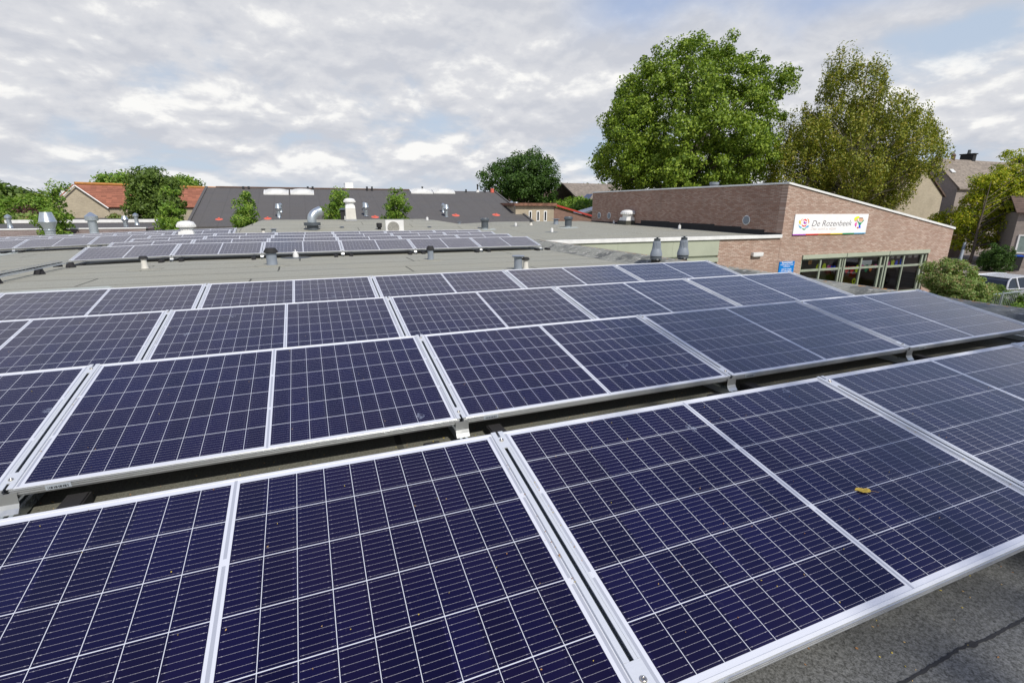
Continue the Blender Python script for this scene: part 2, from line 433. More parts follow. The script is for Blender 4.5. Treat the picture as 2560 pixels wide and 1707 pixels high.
g = MB(); g.add([(31.5, -60, GZ+.02), (39.5, -60, GZ+.02), (39.5, 120, GZ+.02), (31.5, 120, GZ+.02)], [(0, 1, 2, 3)])
struct('road', g, mat_asphalt())
g = MB(); g.box(39.5, 75, -60, 120, GZ-.2, GZ+.11); struct('pavement', g, mat_paving())
g = MB(); g.box(27.4, 31.5, -60, 15.4, GZ-.2, GZ+.11); struct('parking_strip', g, mat_paving())
g = MB(); g.box(39.3, 39.5, -60, 120, GZ-.2, GZ+.125); struct('kerb', g, plain('concrete_kerb', (.36, .35, .33), .9, grain=.003))

# ------------------------------------------------------------------ the school building: flat roof, wing, raised hall
def roof_z(x, y):
    if x < -3.2: return -.033*(-3.2-x)*min(1, max(0, (y-9)/4))
    return .012*max(0, y-15.65)*min(1, max(0, (x-7.)/5))
def on_roof(u, v):
    d = ray(u, v); t = (0-CZ)/d.z; 
    for _ in range(12):
        p = EYE+d*t; t = (roof_z(p.x, p.y)-CZ)/d.z
    return EYE+d*t

school = empty('school_building', (7, 15.65, GZ), 'low flat-roofed school with grey-green felt roof and white-edged wing', 'building')
def part(name, mb, mats, parent): 
    o = mb.build(name, mats, parent); o.matrix_parent_inverse = Matrix.Translation(-Vector(parent.location)) if parent.rotation_euler.z == 0 else parent.matrix_world.inverted()
    return o
# main roof sheet, a grid so that the wing can rise gently
r = MB()
xs = [-30, -12, 0, 7.0]; ys = [-2.4, 0, 15.65, 20, 24, 27, 30, 31.6]
def grid(mb, xs, ys, f, mi=0):
    for i in range(len(xs)-1):
        for j in range(len(ys)-1):
            q = [(xs[i], ys[j]), (xs[i+1], ys[j]), (xs[i+1], ys[j+1]), (xs[i], ys[j+1])]
            mb.add([(a, b_, f(a, b_)) for a, b_ in q], [(0, 1, 2, 3)], mi)
grid(r, [-14.5, -3.2, 0, 6.99], [-2.4, 9, 13, 15.65], roof_z)
grid(r, [-14.5, -3.2, 7, 9, 12, 15, 18.75], [15.65, 20, 24, 27, 30, 32.4], roof_z)
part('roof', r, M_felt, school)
r = MB(); r.add([(9.2, 32.4, roof_z(9.2, 32.4)), (18.75, 32.4, roof_z(18.75, 32.4)), (18.75, 36.2, -.02), (9.2, 36.2, -.02)], [(0, 1, 2, 3)])
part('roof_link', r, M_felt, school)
# walls below the roof
wl = MB(); wl.box(-14.4, 7.0, -2.35, 32.3, GZ, -.45); part('wall', wl, M_brx, school)
# upstand along the right edge of the near roof
u_ = MB(); u_.prism([(6.28, .004), (6.42, .02), (6.62, .115), (6.74, .15), (6.95, .155), (7.03, .12), (7.03, -.35), (6.99, -.35), (6.99, .004)], -2.4, 14.9, 'y')
ups = part('roof_upstand', u_, None, school)
def mat_upstand():
    m, nt, b = newmat('lichened_felt_upstand'); v, x, y, z = coords(nt)
    g = noise(nt, v, 250, 2, .7); n = noise(nt, v, 2.2, 6, .7); n2 = noise(nt, v, 9, 5, .7); n3 = noise(nt, v, 14, 3)
    c_ = mix(nt, g.ss(.3, .7), (.17, .175, .15), (.33, .33, .285))
    c_ = mix(nt, n.ss(.47, .60, 0, .8), c_, (.075, .08, .078)); c_ = mix(nt, n2.ss(.57, .64, 0, .9), c_, (.50, .48, .43))
    c_ = mix(nt, n3.ss(.58, .62)*x.ss(6.78, 6.86), c_, (.42, .19, .03))
    nt.links.new(c_, b.inputs['Base Color']); b.inputs['Roughness'].default_value = .95; bump(nt, b, n2+g*.3, .012, .7)
    return m
ups.data.materials[0] = mat_upstand()
e_ = MB(); e_.box(7.031, 7.05, -2.4, 14.9, .06, .128); part('edge_strip', e_, M_steel, school)
# wing edge: white trim, green fascia, lower lip, window band
t_ = MB(); t_.prism([(7.5, -.07), (18.70, -.06), (18.70, .075), (7.5, .065)], 15.60, 15.70, 'y'); part('roof_trim', t_, M_white, school)
for i, (a, b_) in enumerate(((7.05, 9.0), (9.006, 10.52), (10.526, 13.02), (13.026, 15.33))):
    f_ = MB(); f_.box(a, b_, 15.66, 15.72, -.69, -.072); part('fascia_panel', f_, M_green, school)
l_ = MB(); l_.box(7.05, 15.33, 15.74, 15.80, -.78, -.70); l_.box(7.05, 15.33, 15.62, 15.73, -.95, -.78); part('window_head_board', l_, M_green, school)
vv = MB(); vv.box(13.55, 13.75, 15.64, 15.659, -.42, -.32); part('vent_slot', vv, M_hair, school)
def window_bank(parent, x0, x1, y, ztop, zbot, mull, transom, depth=.12):
    fr = MB()
    fr.box(x0, x1, y, y+.08, ztop-.06, ztop); fr.box(x0, x1, y, y+.08, zbot, zbot+.08)
    for xm, wd in mull: fr.box(xm-wd/2, xm+wd/2, y-.02, y+.06, zbot+.08, ztop-.06)
    segs = sorted([m[0] for m in mull])
    for a, b_ in zip(segs[:-1], segs[1:]):
        fr.box(a+.03, b_-.03, y-.005, y+.075, transom-.05, transom+.05)
    o = part('window', fr, M_gframe, parent)
    pn = MB(); pn.add([(x0, y+.05, zbot+.05), (x1, y+.05, zbot+.05), (x1, y+.05, ztop-.03), (x0, y+.05, ztop-.03)], [(0, 1, 2, 3)])
    p = pn.build('pane', M_glass, o)
    return o
window_bank(school, 7.6, 15.33, 15.76, -.951, -2.9, [(7.65, .1), (9.5, .1), (11.4, .1), (13.3, .1), (14.15, .07), (15.0, .1), (15.28, .09)], -1.7)
wi = MB(); wi.box(7.05, 15.33, 15.70, 15.95, GZ, -2.9); wi.box(7.05, 7.6, 15.70, 15.95, -2.9, -.95)
wi.box(15.334, 18.74, 15.68, 15.95, GZ, -.062)                 # brick to the hall
wi.box(7.05, 18.7, 19.5, 19.6, GZ, -.2); part('wing_wall', wi, M_brx, school)
fl = MB(); fl.box(7.05, 18.6, 15.96, 19.49, GZ-.1, GZ+.12); part('wing_floor', fl, M_greyp, school)

M_patch = mat_felt('pale_repair_felt', (.40, .43, .40), seams=False)
for q in (((-40, 735), (60, 728), (270, 716), (292, 722), (60, 742)), ((0, 640), (0, 628), (40, 626), (70, 629)), ((1190, 575), (1235, 571), (1242, 575), (1215, 577)), ((1392, 570), (1440, 567), (1448, 570), (1415, 572))):
    pp = [on_roof(*w) for w in q]; k = MB(); k.add([(w.x, w.y, roof_z(w.x, w.y)+.005) for w in pp], [tuple(range(len(pp)))]); part('felt_patch', k, M_patch, school)
# raised hall with its lean-to roof
HX0, HX1, HY0, HY1 = 18.75, 30.88, 15.68, 31.35
HZ0, HZ1 = 2.13, .15
hall = empty('brick_hall', (HX0, HY0, GZ), 'pink-brown brick hall with sloping roof edge, sign and classroom windows', 'building')
def hz(x): return HZ0+(HZ1-HZ0)*(x-HX0)/(HX1-HX0)
WX0, WX1, WZT, WZB = 20.17, 29.22, -.84, -2.95
hw = MB()
hw.prism([(HX0, WZT), (WX0, WZT), (WX1, WZT), (HX1, WZT), (HX1, hz(HX1)), (HX0, hz(HX0))], HY0, HY0+.3, 'y')
hw.box(HX0, WX0, HY0, HY0+.3, GZ, WZT); hw.box(WX1, HX1, HY0, HY0+.3, GZ, WZT); hw.box(WX0, WX1, HY0, HY0+.3, GZ, WZB)
part('front_wall', hw, M_brx, hall)
sw = MB(); sw.box(HX0, HX0+.3, HY0+.3, HY1, GZ, HZ0); part('side_wall', sw, M_bry, hall)
bw = MB(); bw.prism([(HX0+.3, GZ), (HX1, GZ), (HX1, hz(HX1)), (HX0+.3, hz(HX0+.3))], HY1-.3, HY1, 'y'); bw.box(HX1-.3, HX1, HY0+.3, HY1-.3, GZ, hz(HX1)); part('back_wall', bw, M_brx, hall)
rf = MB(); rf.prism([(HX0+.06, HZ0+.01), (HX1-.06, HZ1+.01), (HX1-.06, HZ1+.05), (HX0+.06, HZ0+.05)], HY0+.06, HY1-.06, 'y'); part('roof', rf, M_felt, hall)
tr = MB()
tr.prism([(HX0-.05, HZ0+.003), (HX1+.05, HZ1+.003-.02), (HX1+.05, HZ1+.08), (HX0-.05, HZ0+.08)], HY0-.05, HY0+.06, 'y')
tr.box(HX0-.05, HX0+.06, HY0+.06, HY1, HZ0+.003, HZ0+.075)
part('roof_trim', tr, M_white, hall)
# stepped bitumen flashing
fs = MB()
for a, b_, zt in ((15.72, 16.6, .17), (16.6, 17.9, .27), (17.9, 19.6, .36), (19.6, 23.0, .42), (23.0, 25.6, .46), (25.6, 31.3, .28)):
    fs.box(HX0-.02, HX0-.002, a, b_, -.02, zt-.04)
part('flashing', fs, M_black, hall)
for (u, v, d) in ((z4(1200, 480)[0], z4(1200, 480)[1], .42), (z3(1832, 583)[0], z3(1832, 583)[1], .42), (z3(1922, 585)[0], z3(1922, 585)[1], .42)):
    p = on_x(u, v, HX0); k = MB()
    n = 28
    ring = [(p.y+d/2*math.cos(2*math.pi*i/n), p.z+d/2*math.sin(2*math.pi*i/n)) for i in range(n)]
    inn = [(p.y+d*.42*math.cos(2*math.pi*i/n), p.z+d*.42*math.sin(2*math.pi*i/n)) for i in range(n)]
    k.prism(ring, HX0-.03, HX0-.003, 'x'); o = part('round_grille', k, M_white, hall)
    k = MB(); k.prism(inn, HX0-.036, HX0-.031, 'x')
    for j in range(-3, 4): k.box(HX0-.046, HX0-.037, p.y-d*.34, p.y+d*.34, p.z+j*.05-.008, p.z+j*.05+.008)
    gm = k.build('grille_mesh', M_greyp, o)
# classroom windows: three bays
hd = MB()
for a, b_ in ((20.19, 23.02), (23.06, 26.06), (26.10, 29.22)): hd.box(a, b_, HY0-.05, HY0+.05, WZT-.18, WZT-.005)
part('window_head_board', hd, M_green, hall)
bays = ((20.19, 22.98, [(20.22, .07), (21.48, .09), (22.78, .10), (22.95, .06)], -1.55),
        (23.04, 26.02, [(23.10, .10), (24.25, .08), (25.66, .12), (25.96, .08)], -1.57),
        (26.08, 29.20, [(26.16, .11), (27.40, .08), (28.85, .13), (29.14, .10)], -1.60))
for x0, x1, mu, tz in bays:
    window_bank(hall, x0, x1, HY0+.06, WZT-.19, WZB+.01, mu, tz)
# classroom inside
rm = MB()
rm.add([(19.1, 16.0, -2.95), (30.5, 16.0, -2.95), (30.5, 21.5, -2.95), (19.1, 21.5, -2.95)], [(0, 1, 2, 3)], 0)
rm.add([(19.1, 21.5, -2.95), (30.5, 21.5, -2.95), (30.5, 21.5, -.15), (19.1, 21.5, -.15)], [(0, 1, 2, 3)], 1)
rm.add([(19.1, 16.0, -.15), (19.1, 21.5, -.15), (30.5, 21.5, -.15), (30.5, 16.0, -.15)], [(0, 1, 2, 3)], 2)
rm.add([(22.9, 16.4, -2.95), (22.9, 21.5, -2.95), (22.9, 21.5, -.15), (22.9, 16.4, -.15)], [(0, 1, 2, 3)], 1)
part('classroom_interior', rm, [plain('brown_floor', (.30, .17, .09), .5), plain('interior_wall', (.60, .52, .42), .9), plain('ceiling_tiles', (.5, .5, .48), .9)], hall)
for (x, w_, h, m_) in ((20.6, .9, 1.5, M_hair), (24.5, 1.2, .8, M_orangedisc), (25.4, .5, 1.7, M_hair), (27.6, 1.6, .75, M_hair), (21.8, .35, 1.9, M_oran)):
    k = MB(); k.box(x-w_/2, x+w_/2, 18.6, 19.0, -2.94, -2.94+h); part('school_furniture', k, m_, hall)

# wall lamp, blue sign
lamp = empty('wall_lamp', on_y(*z4(1287, 790), HY0), 'white box lamp on the brick wall above the blue sign', 'lamp')
k = MB(); k.box(-.28, .28, -.13, -.003, -.07, .07); o = k.build('housing', M_wplast, lamp)
k = MB(); k.box(-.25, .25, -.12, -.02, -.10, -.071); k.build('diffuser', plain('frosted_cover', (.7, .7, .68), .3), lamp)

def text_mesh(name, s, size, mat, parent, loc, shear=0., ext=.002, sx=1., align='LEFT', face='-y', bold=0.):
    cu = bpy.data.curves.new(name, 'FONT'); cu.body = s; cu.size = size; cu.shear = shear; cu.extrude = ext; cu.align_x = align; cu.offset = bold; cu.resolution_u = 3
    t = bpy.data.objects.new(name, cu); C.objects.link(t)
    bpy.context.view_layer.update()
    dg = bpy.context.evaluated_depsgraph_get()
    me = bpy.data.meshes.new_from_object(t.evaluated_get(dg)); me.name = name
    bpy.data.objects.remove(t)
    me.materials.clear(); me.materials.append(mat)
    o = bpy.data.objects.new(name, me); C.objects.link(o); o.parent = parent; o.location = loc
    o.rotation_euler = (R(90), 0, 0); o.scale = (sx, 1, 1)
    return o
def split_words(o, gap):
    bm = bmesh.new(); bm.from_mesh(o.data); seen = set(); comps = []
    bm.verts.ensure_lookup_table()
    for v in bm.verts:
        if v.index in seen: continue
        st = [v]; seen.add(v.index); cc = []
        while st:
            q = st.pop(); cc.append(q.index)
            for e in q.link_edges:
                w = e.other_vert(q)
                if w.index not in seen: seen.add(w.index); st.append(w)
        xs_ = [bm.verts[i].co.x for i in cc]; comps.append((min(xs_), max(xs_), cc))
    comps.sort(); groups = []; hi = -9
    for a, b, cc in comps:
        if not groups or a-hi > gap: groups.append([])
        groups[-1] += cc; hi = max(hi, b) if len(groups[-1]) > len(cc) else b
    bm.free()
    if len(groups) < 2: return
    for g in groups:
        keep = set(g); me = o.data.copy(); b2 = bmesh.new(); b2.from_mesh(me); b2.verts.ensure_lookup_table()
        bmesh.ops.delete(b2, geom=[v for v in b2.verts if v.index not in keep], context='VERTS'); b2.to_mesh(me); b2.free()
        c = o.copy(); c.data = me; C.objects.link(c)
    bpy.data.objects.remove(o)
def disc_poly(cx, cz, rx, rz, n=20, a0=0, a1=360): return [(cx+rx*math.cos(R(a0+(a1-a0)*i/n)), cz+rz*math.sin(R(a0+(a1-a0)*i/n))) for i in range(n+(0 if a1-a0 == 360 else 1))]
def crescent(cx, cz, r0, r1, a0, a1, n=12, dx=0., dz=0.):
    out = [(cx+r0*math.cos(R(a0+(a1-a0)*i/n)), cz+r0*math.sin(R(a0+(a1-a0)*i/n))) for i in range(n+1)]
    inn = []
    for i in range(n+1):
        t = i/n; w_ = math.sin(math.pi*t)**.7
        rr = r0-(r0-r1)*w_
        inn.append((cx+rr*math.cos(R(a0+(a1-a0)*t)), cz+rr*math.sin(R(a0+(a1-a0)*t))))
    return out+inn[::-1][1:-1]
SX, SZ, SWD, SHT = 19.34, .03, 4.68, .88
sign = empty('school_sign', (SX, HY0, SZ), 'white De Rozenbeek sign board with rose logo on the brick gable', 'sign')
k = MB(); k.box(0, SWD, -.045, -.004, .045, SHT); k.build('board', M_signw, sign)
for i, m_ in enumerate((M_purple, M_red, M_oran, M_yel, M_grn, M_lblue)):
    k = MB(); k.box(i*SWD/6, (i+1)*SWD/6, -.047, -.004, 0, .043); k.build('colour_stripe', m_, sign)
def sp(u, v):   # sign pixel of the enlarged crop (9.8x) to board coordinates
    p = on_y(1960+u/9.8, 500+v/9.8, HY0); return (p.x-SX, p.z-SZ)
def petal(poly, m_, d=.006):
    k = MB(); k.prism([sp(*q) for q in poly], -.046-d, -.0455, 'y'); k.build('logo_petal', m_, sign)
petal([(365, 495), (345, 520), (345, 560), (378, 610), (388, 560), (385, 515)], M_yel)
petal([(405, 520), (405, 480), (450, 450), (425, 475)], M_oran)
petal([(545, 452), (585, 485), (595, 540), (575, 580), (575, 520)], M_oran)
petal([(440, 520), (455, 485), (495, 465), (530, 485), (535, 520), (520, 525), (500, 500), (470, 495)], M_red)
petal([(455, 545), (485, 515), (490, 550), (510, 555), (540, 540), (520, 580), (485, 590), (460, 575)], M_purple)
petal([(405, 585), (435, 620), (480, 630), (535, 600), (510, 645), (465, 658), (425, 640)], M_red)
petal([(333, 595), (350, 630), (418, 670), (400, 692), (370, 690), (340, 650)], M_lblue)
petal([(480, 683), (520, 650), (560, 622), (582, 628), (578, 660), (540, 680)], M_lblue)
petal([(418, 692), (460, 705), (518, 703), (480, 735), (440, 728)], M_grn)
a = sp(640, 645); b_ = sp(1630, 620)
t = text_mesh('sign_lettering', 'De Rozenbeek', .36, M_txt, sign, (a[0], -.047, a[1]), shear=.22, bold=-.004)
t.scale.x = (b_[0]-a[0])/max(v.co.x for v in t.data.vertices); split_words(t, .065)
a = sp(625, 738); b_ = sp(1260, 720)
t = text_mesh('sign_tagline', 'Daar word je wijzer', .17, M_faint, sign, (a[0], -.047, a[1]), shear=.2)
t.scale.x = (b_[0]-a[0])/max(v.co.x for v in t.data.vertices); split_words(t, .03)
def fig(name, poly, m_, d=.006):
    k = MB(); k.prism([sp(*q) for q in poly], -.046-d, -.0455, 'y'); k.build(name, m_, sign)
def ell(cx, cy, rx, ry, n=14): return [(cx+rx*math.cos(6.283*i/n), cy+ry*math.sin(6.283*i/n)) for i in range(n)]
fig('printed_child', ell(1740, 480, 45, 50), M_skin, .005); fig('printed_child', [(1690, 505), (1705, 440), (1760, 405), (1820, 400), (1815, 450), (1760, 455), (1725, 500)], M_lime, .007)
fig('printed_child', [(1745, 545), (1770, 570), (1755, 590), (1750, 625), (1710, 625), (1705, 590)], M_pink, .005)
fig('printed_child', [(1715, 628), (1745, 628), (1742, 655), (1718, 655)], M_purple, .005)
fig('printed_child', ell(1860, 490, 52, 45), M_skin, .005); fig('printed_child', [(1810, 455), (1830, 432), (1900, 435), (1920, 462), (1880, 455)], M_hair, .007)
fig('printed_child', [(1775, 500), (1815, 550), (1870, 555), (1925, 485), (1935, 500), (1870, 575), (1850, 612), (1805, 608), (1800, 570), (1770, 520)], M_grn, .008)
fig('printed_child', [(1812, 615), (1845, 615), (1850, 690), (1830, 690), (1825, 640), (1822, 690), (1800, 690)], M_blue, .005)
fig('printed_child', ell(1778, 680, 20, 22), M_orangedisc, .005)
# blue playground notice
bs0 = on_y(*z4(1485, 960), HY0); bs1 = on_y(*z4(1637, 855), HY0)
bsg = empty('playground_sign', (bs0.x, HY0, bs0.z-.12), 'small blue Speelplaats rules sign on the brick wall left of the windows', 'sign')
bw_, bh_ = bs1.x-bs0.x, bs1.z-bs0.z+.12
k = MB(); k.box(0, bw_, -.035, -.004, 0, bh_); k.build('board', M_signb, bsg)
for s_, zz_, sz, wd in (('Speelplaats', .50, .125, .72), ('voor jongeren tot 12 jaar', .42, .07, .86), ('tot 20.00 uur', .34, .07, .45), ('verboden toegang', .23, .075, .68), ('voor onbevoegden', .15, .075, .70), ('Art. 461 w.v. strafrecht', .075, .05, .60)):
    t = text_mesh('sign_lettering', s_, sz, M_signw, bsg, (bw_/2, -.037, zz_*bh_/.58), align='CENTER', bold=.001)
    xsx = [v.co.x for v in t.data.vertices]; t.scale.x = wd*bw_/(max(xsx)-min(xsx)); split_words(t, sz*.19)

# paper shapes stuck inside the windows: (crop pixel x, y), size, colour
cut = [((770, 365), .20, M_lime, 'egg'), ((855, 362), .24, M_lime, 'egg'), ((918, 368), .18, M_pink, 'heart'), ((955, 372), .13, M_blue, 'egg'), ((990, 375), .15, M_blue, 'egg'),
       ((1160, 395), .26, M_red, 'heart'), ((1230, 395), .26, M_red, 'heart'), ((1295, 385), .24, M_lime, 'egg'), ((1360, 362), .18, M_pink, 'heart'),
       ((1422, 378), .24, M_grn, 'egg'), ((1480, 375), .24, M_oran, 'heart'), ((1545, 350), .16, M_pink, 'heart'),
       ((1718, 322), .18, M_pink, 'egg'), ((1768, 322), .22, M_lime, 'hand'), ((1820, 310), .20, M_blue, 'egg'), ((1888, 305), .24, M_blue, 'hand'), ((1253, 552), .13, M_lime, 'ring')]
cn = {M_lime: 'lime', M_pink: 'pink', M_blue: 'blue', M_red: 'red', M_grn: 'green', M_oran: 'orange'}
cl = ['lime egg-shaped paper cutout, leftmost in the left classroom window', 'large lime egg-shaped paper cutout right of the left mullion', 'pink paper heart beside the large lime egg in the left window', 'narrow blue paper cutout right of the pink heart', 'blue paper cutout, rightmost in the left classroom window',
      'red paper heart, leftmost in the middle classroom window', 'red paper heart beside the lime egg in the middle window', 'lime egg-shaped cutout between red and pink hearts in the middle window', 'pink paper heart left of the green cutout in the middle window',
      'green egg-shaped paper cutout in the middle classroom window', 'orange paper heart right of the green cutout', 'small pink paper heart, rightmost in the middle classroom window',
      'pink egg-shaped paper cutout, leftmost in the right classroom window', 'lime hand-shaped paper cutout in the right classroom window', 'blue egg-shaped cutout between lime and blue hands in the right window', 'blue hand-shaped cutout, rightmost in the right classroom window', 'small lime paper ring hanging low in the middle window']
for ((cx, cy), sz, m_, shp), lab in zip(cut, cl):
    p = on_y(1900+cx*.18707, 600+cy*.18707, HY0+.118)
    if shp == 'heart': poly = [(0, -.55), (.30, -.25), (.5, .1), (.42, .38), (.2, .45), (0, .28), (-.2, .45), (-.42, .38), (-.5, .1), (-.30, -.25)]
    elif shp == 'hand': poly = [(-.3, -.6), (.3, -.6), (.42, 0), (.44, .55), (.28, .62), (.2, .3), (.14, .7), (-.02, .72), (-.06, .3), (-.2, .66), (-.34, .6), (-.36, .1)]
    else: poly = [(.40*math.cos(t), .55*math.sin(t)) for t in [6.283*i/16 for i in range(16)]]
    k = MB()
    if shp == 'ring':
        n = 18
        for i in range(n):
            a0, a1 = 6.283*i/n, 6.283*(i+1)/n
            k.prism([(sz*math.cos(a0), sz*1.2*math.sin(a0)), (sz*math.cos(a1), sz*1.2*math.sin(a1)), (sz*.45*math.cos(a1), sz*.6*math.sin(a1)), (sz*.45*math.cos(a0), sz*.6*math.sin(a0))], -.002, .002, 'y')
    else: k.prism([(a*sz*1.35, b_*sz*1.4) for a, b_ in poly], -.002, .002, 'y')
    o = k.build('paper_cutout', m_, None, p); tag(o, lab, 'paper cutout', 'paper cutouts in the classroom windows')

def poster(x0, y0, x1, y1, m_, lab, name='paper_poster', grp=None):
    a, b = on_y(1900+x0*.18707, 600+y1*.18707, HY0+.13), on_y(1900+x1*.18707, 600+y0*.18707, HY0+.13)
    k = MB(); k.box(0, b.x-a.x, 0, .004, 0, b.z-a.z); tag(k.build(name, m_, None, a), lab, 'poster', grp)
poster(1335, 268, 1500, 345, M_signw, 'large white paper poster behind the upper middle classroom window')
M_draw = mat_felt('speckled_childrens_drawing', (.42, .40, .36), seams=False, far=True)
for i, w in enumerate(('leftmost', 'second', 'third', 'fourth', 'rightmost')):
    poster(1745+i*78, 205-i*4, 1800+i*78, 250-i*4, M_draw, f'small grey drawing high in the right classroom window, {w} of five', 'paper_drawing', 'drawings in the right classroom window')
poster(640, 262, 700, 330, plain('orange_brown_poster', (.5, .25, .08), .7), 'brown-orange poster behind the left classroom window')
# ------------------------------------------------------------------ raised middle roof (grey-green) behind the far array
mid = empty('raised_roof_section', (2, 25, 0), 'low raised grey-green felt roof section behind the far solar rows', 'roof')
mt = on_y(*z2(550, 412), 29.5); mr = on_y(*z2(2050, 388), 29.5); mtz = .43
ml0 = on_z(*z2(345, 500), 0.02); 
k = MB()
xl, xlt = -3.3, mt.x; xr, xrt = 9.2, 6.8
k.add([(xl, 24.6, .003), (xr, 24.6, .003), (xrt, 28.2, mtz), (xlt, 28.2, mtz), (xl, 32.35, .003), (xr, 32.35, .003), (xrt, 31.9, mtz), (xlt, 31.9, mtz)],
      [(0, 1, 2, 3), (3, 2, 6, 7), (0, 3, 7, 4), (1, 5, 6, 2), (4, 7, 6, 5)])
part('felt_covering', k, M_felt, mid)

# ------------------------------------------------------------------ dark roofed building
DX0, DX1, DY0, DY1, DZ = -6.6, 15.9, 34.8, 43.6, 2.50
db = empty('dark_roofed_building', (DX0, DY0, GZ), 'wide building with dark grey felt roof, ridge tiles and skylights', 'building')
sl_ = (DZ)/(DY1-DY0)
k = MB(); k.add([(DX0, DY0, 0), (DX1, DY0, 0), (DX1, DY1, DZ), (DX0, DY1, DZ)], [(0, 1, 2, 3)]); k.add([(DX0, DY1, DZ), (DX1, DY1, DZ), (DX1, DY1+9, 0), (DX0, DY1+9, 0)], [(0, 1, 2, 3)])
k.box(DX0, DX1, DY0-.05, DY0-.002, -.15, 0.)
part('roof', k, M_dark, db)
k = MB(); k.add([(DX0+.05, DY0+.05, -.02), (DX0+.05, DY1+8.9, -.02), (DX0+.05, DY1, DZ-.05)], [(0, 1, 2)]); k.add([(DX1-.05, DY0+.05, -.02), (DX1-.05, DY1+8.9, -.02), (DX1-.05, DY1, DZ-.05)], [(2, 1, 0)])
k.box(DX0+.05, DX1-.05, DY0, DY1+8.9, GZ, -.16); part('wall', k, M_beigex, db)
k = MB(); k.tube([(DX0+.6, DY1, DZ+.03), (9.2, DY1, DZ+.03)], .07, 8); part('ridge_tiles', k, M_redt, db)
k = MB()
for a in (DX0, DX1): k.prism([(DY0, .02), (DY1, DZ+.02), (DY1, DZ+.08), (DY0, .08)], a-.08, a+.08, 'x')
part('verge_trim', k, M_dark, db)
def on_dark(u, v):
    d = ray(u, v)   # plane z = sl_*(y-DY0)
    t = (0-CZ - sl_*DY0)/(d.z - sl_*d.y); return EYE+d*t
def dark_up(p, h): return p
M_sky = plain('skylight_plastic', (.62, .62, .58), .25, var=.08)
for (a, b_, c1, c2) in (((585, 172), (815, 172), 600, 805), ((832, 172), (1048, 172), 845, 1040), ((1942, 162), (2140, 162), 1955, 2125), ((2148, 162), (2342, 162), 2155, 2325)):
    p0, p1 = on_dark(*z2(*a)), on_dark(*z2(*b_)); top = 138 if a[0] < 1500 else 133
    p2 = on_dark(*z2(a[0]+12, top))
    ln = max(.8, min(1.6, p2.y-p0.y-.1)); w_ = p1.x-p0.x
    s = bpy.data.objects.new('skylight', None)
    k = MB(); dy = ln; dzv = sl_*ln
    k.add([(0, 0, 0), (w_, 0, 0), (w_, dy, dzv), (0, dy, dzv), (.0, 0, .12), (w_, 0, .12), (w_, dy, dzv+.12), (0, dy, dzv+.12)], [(4, 5, 6, 7), (0, 1, 5, 4), (1, 2, 6, 5), (2, 3, 7, 6), (3, 0, 4, 7)])
    n = 6
    gridv = []
    for j in range(n+1):
        for i in range(n+1):
            s_, t_ = i/n, j/n; bz = .16*(1-(2*s_-1)**4)*(1-(2*t_-1)**4)
            gridv.append((.05+(w_-.1)*s_, .05+(dy-.1)*t_, .122+dzv*(.05+t_*.9)+bz))
    o = part('skylight', k, M_wplast, db); o.matrix_parent_inverse = Matrix.Translation(-Vector(db.location)); o.location = p0
    k = MB(); k.add(gridv, [(j*(n+1)+i, j*(n+1)+i+1, (j+1)*(n+1)+i+1, (j+1)*(n+1)+i) for j in range(n) for i in range(n)], 0, True); k.build('dome', M_sky, o)

# ------------------------------------------------------------------ solar panels
def sweep_frame():
    prof = [(.03, -.035), (0, -.035), (0, -.0275), (-.0034, -.0268), (-.0034, -.0240), (0, -.0235), (0, -.0175), (-.0034, -.017), (-.0034, -.0142), (0, -.0137), (0, -.0080), (-.0034, -.0075), (-.0034, -.0050), (0, -.0045), (0, -.0008), (.0008, 0), (.0105, 0), (.0112, -.0008), (.0112, -.003)]
    k = MB(); vs = []
    for u, z in prof: vs += [(u, u, z), (PW-u, u, z), (PW-u, PD-u, z), (u, PD-u, z)]
    fs_ = []
    for j in range(len(prof)-1):
        for c_ in range(4): fs_.append((j*4+c_, j*4+(c_+1) % 4, (j+1)*4+(c_+1) % 4, (j+1)*4+c_))
    k.add(vs, fs_)
    for i in range(len(k.m)): k.m[i] = 1 if i//4 < 15 else 0
    return k
frame_me = sweep_frame().mesh('frame', [M_frame, mat_alu('ribbed_frame_side', (.52, .53, .53), .38, .75)])
k = MB(); k.add([(.0112, .0112, -.0022), (PW-.0112, .0112, -.0022), (PW-.0112, PD-.0112, -.0022), (.0112, PD-.0112, -.0022)], [(0, 1, 2, 3)])
k.add([(.0112, .0112, -.007), (PW-.0112, .0112, -.007), (PW-.0112, PD-.0112, -.007), (.0112, PD-.0112, -.007)], [(3, 2, 1, 0)], 1)
glass_me = k.mesh('cell_glass', [M_cells, plain('shade_black_rear_sheet', (.012, .012, .014), .6)])  # rear sheet blackened, so the shade beneath the panels is in its colour
k = MB(); k.box(.105, .185, -.0035, -.0023, -.027, -.006, 0)
for i in range(14): k.box(.112+i*.0047, .112+i*.0047+.0016+.0012*(i % 3), -.0040, -.0036, -.023, -.013, 1)
label_me = k.mesh('serial_label', [M_sticker, M_ink])
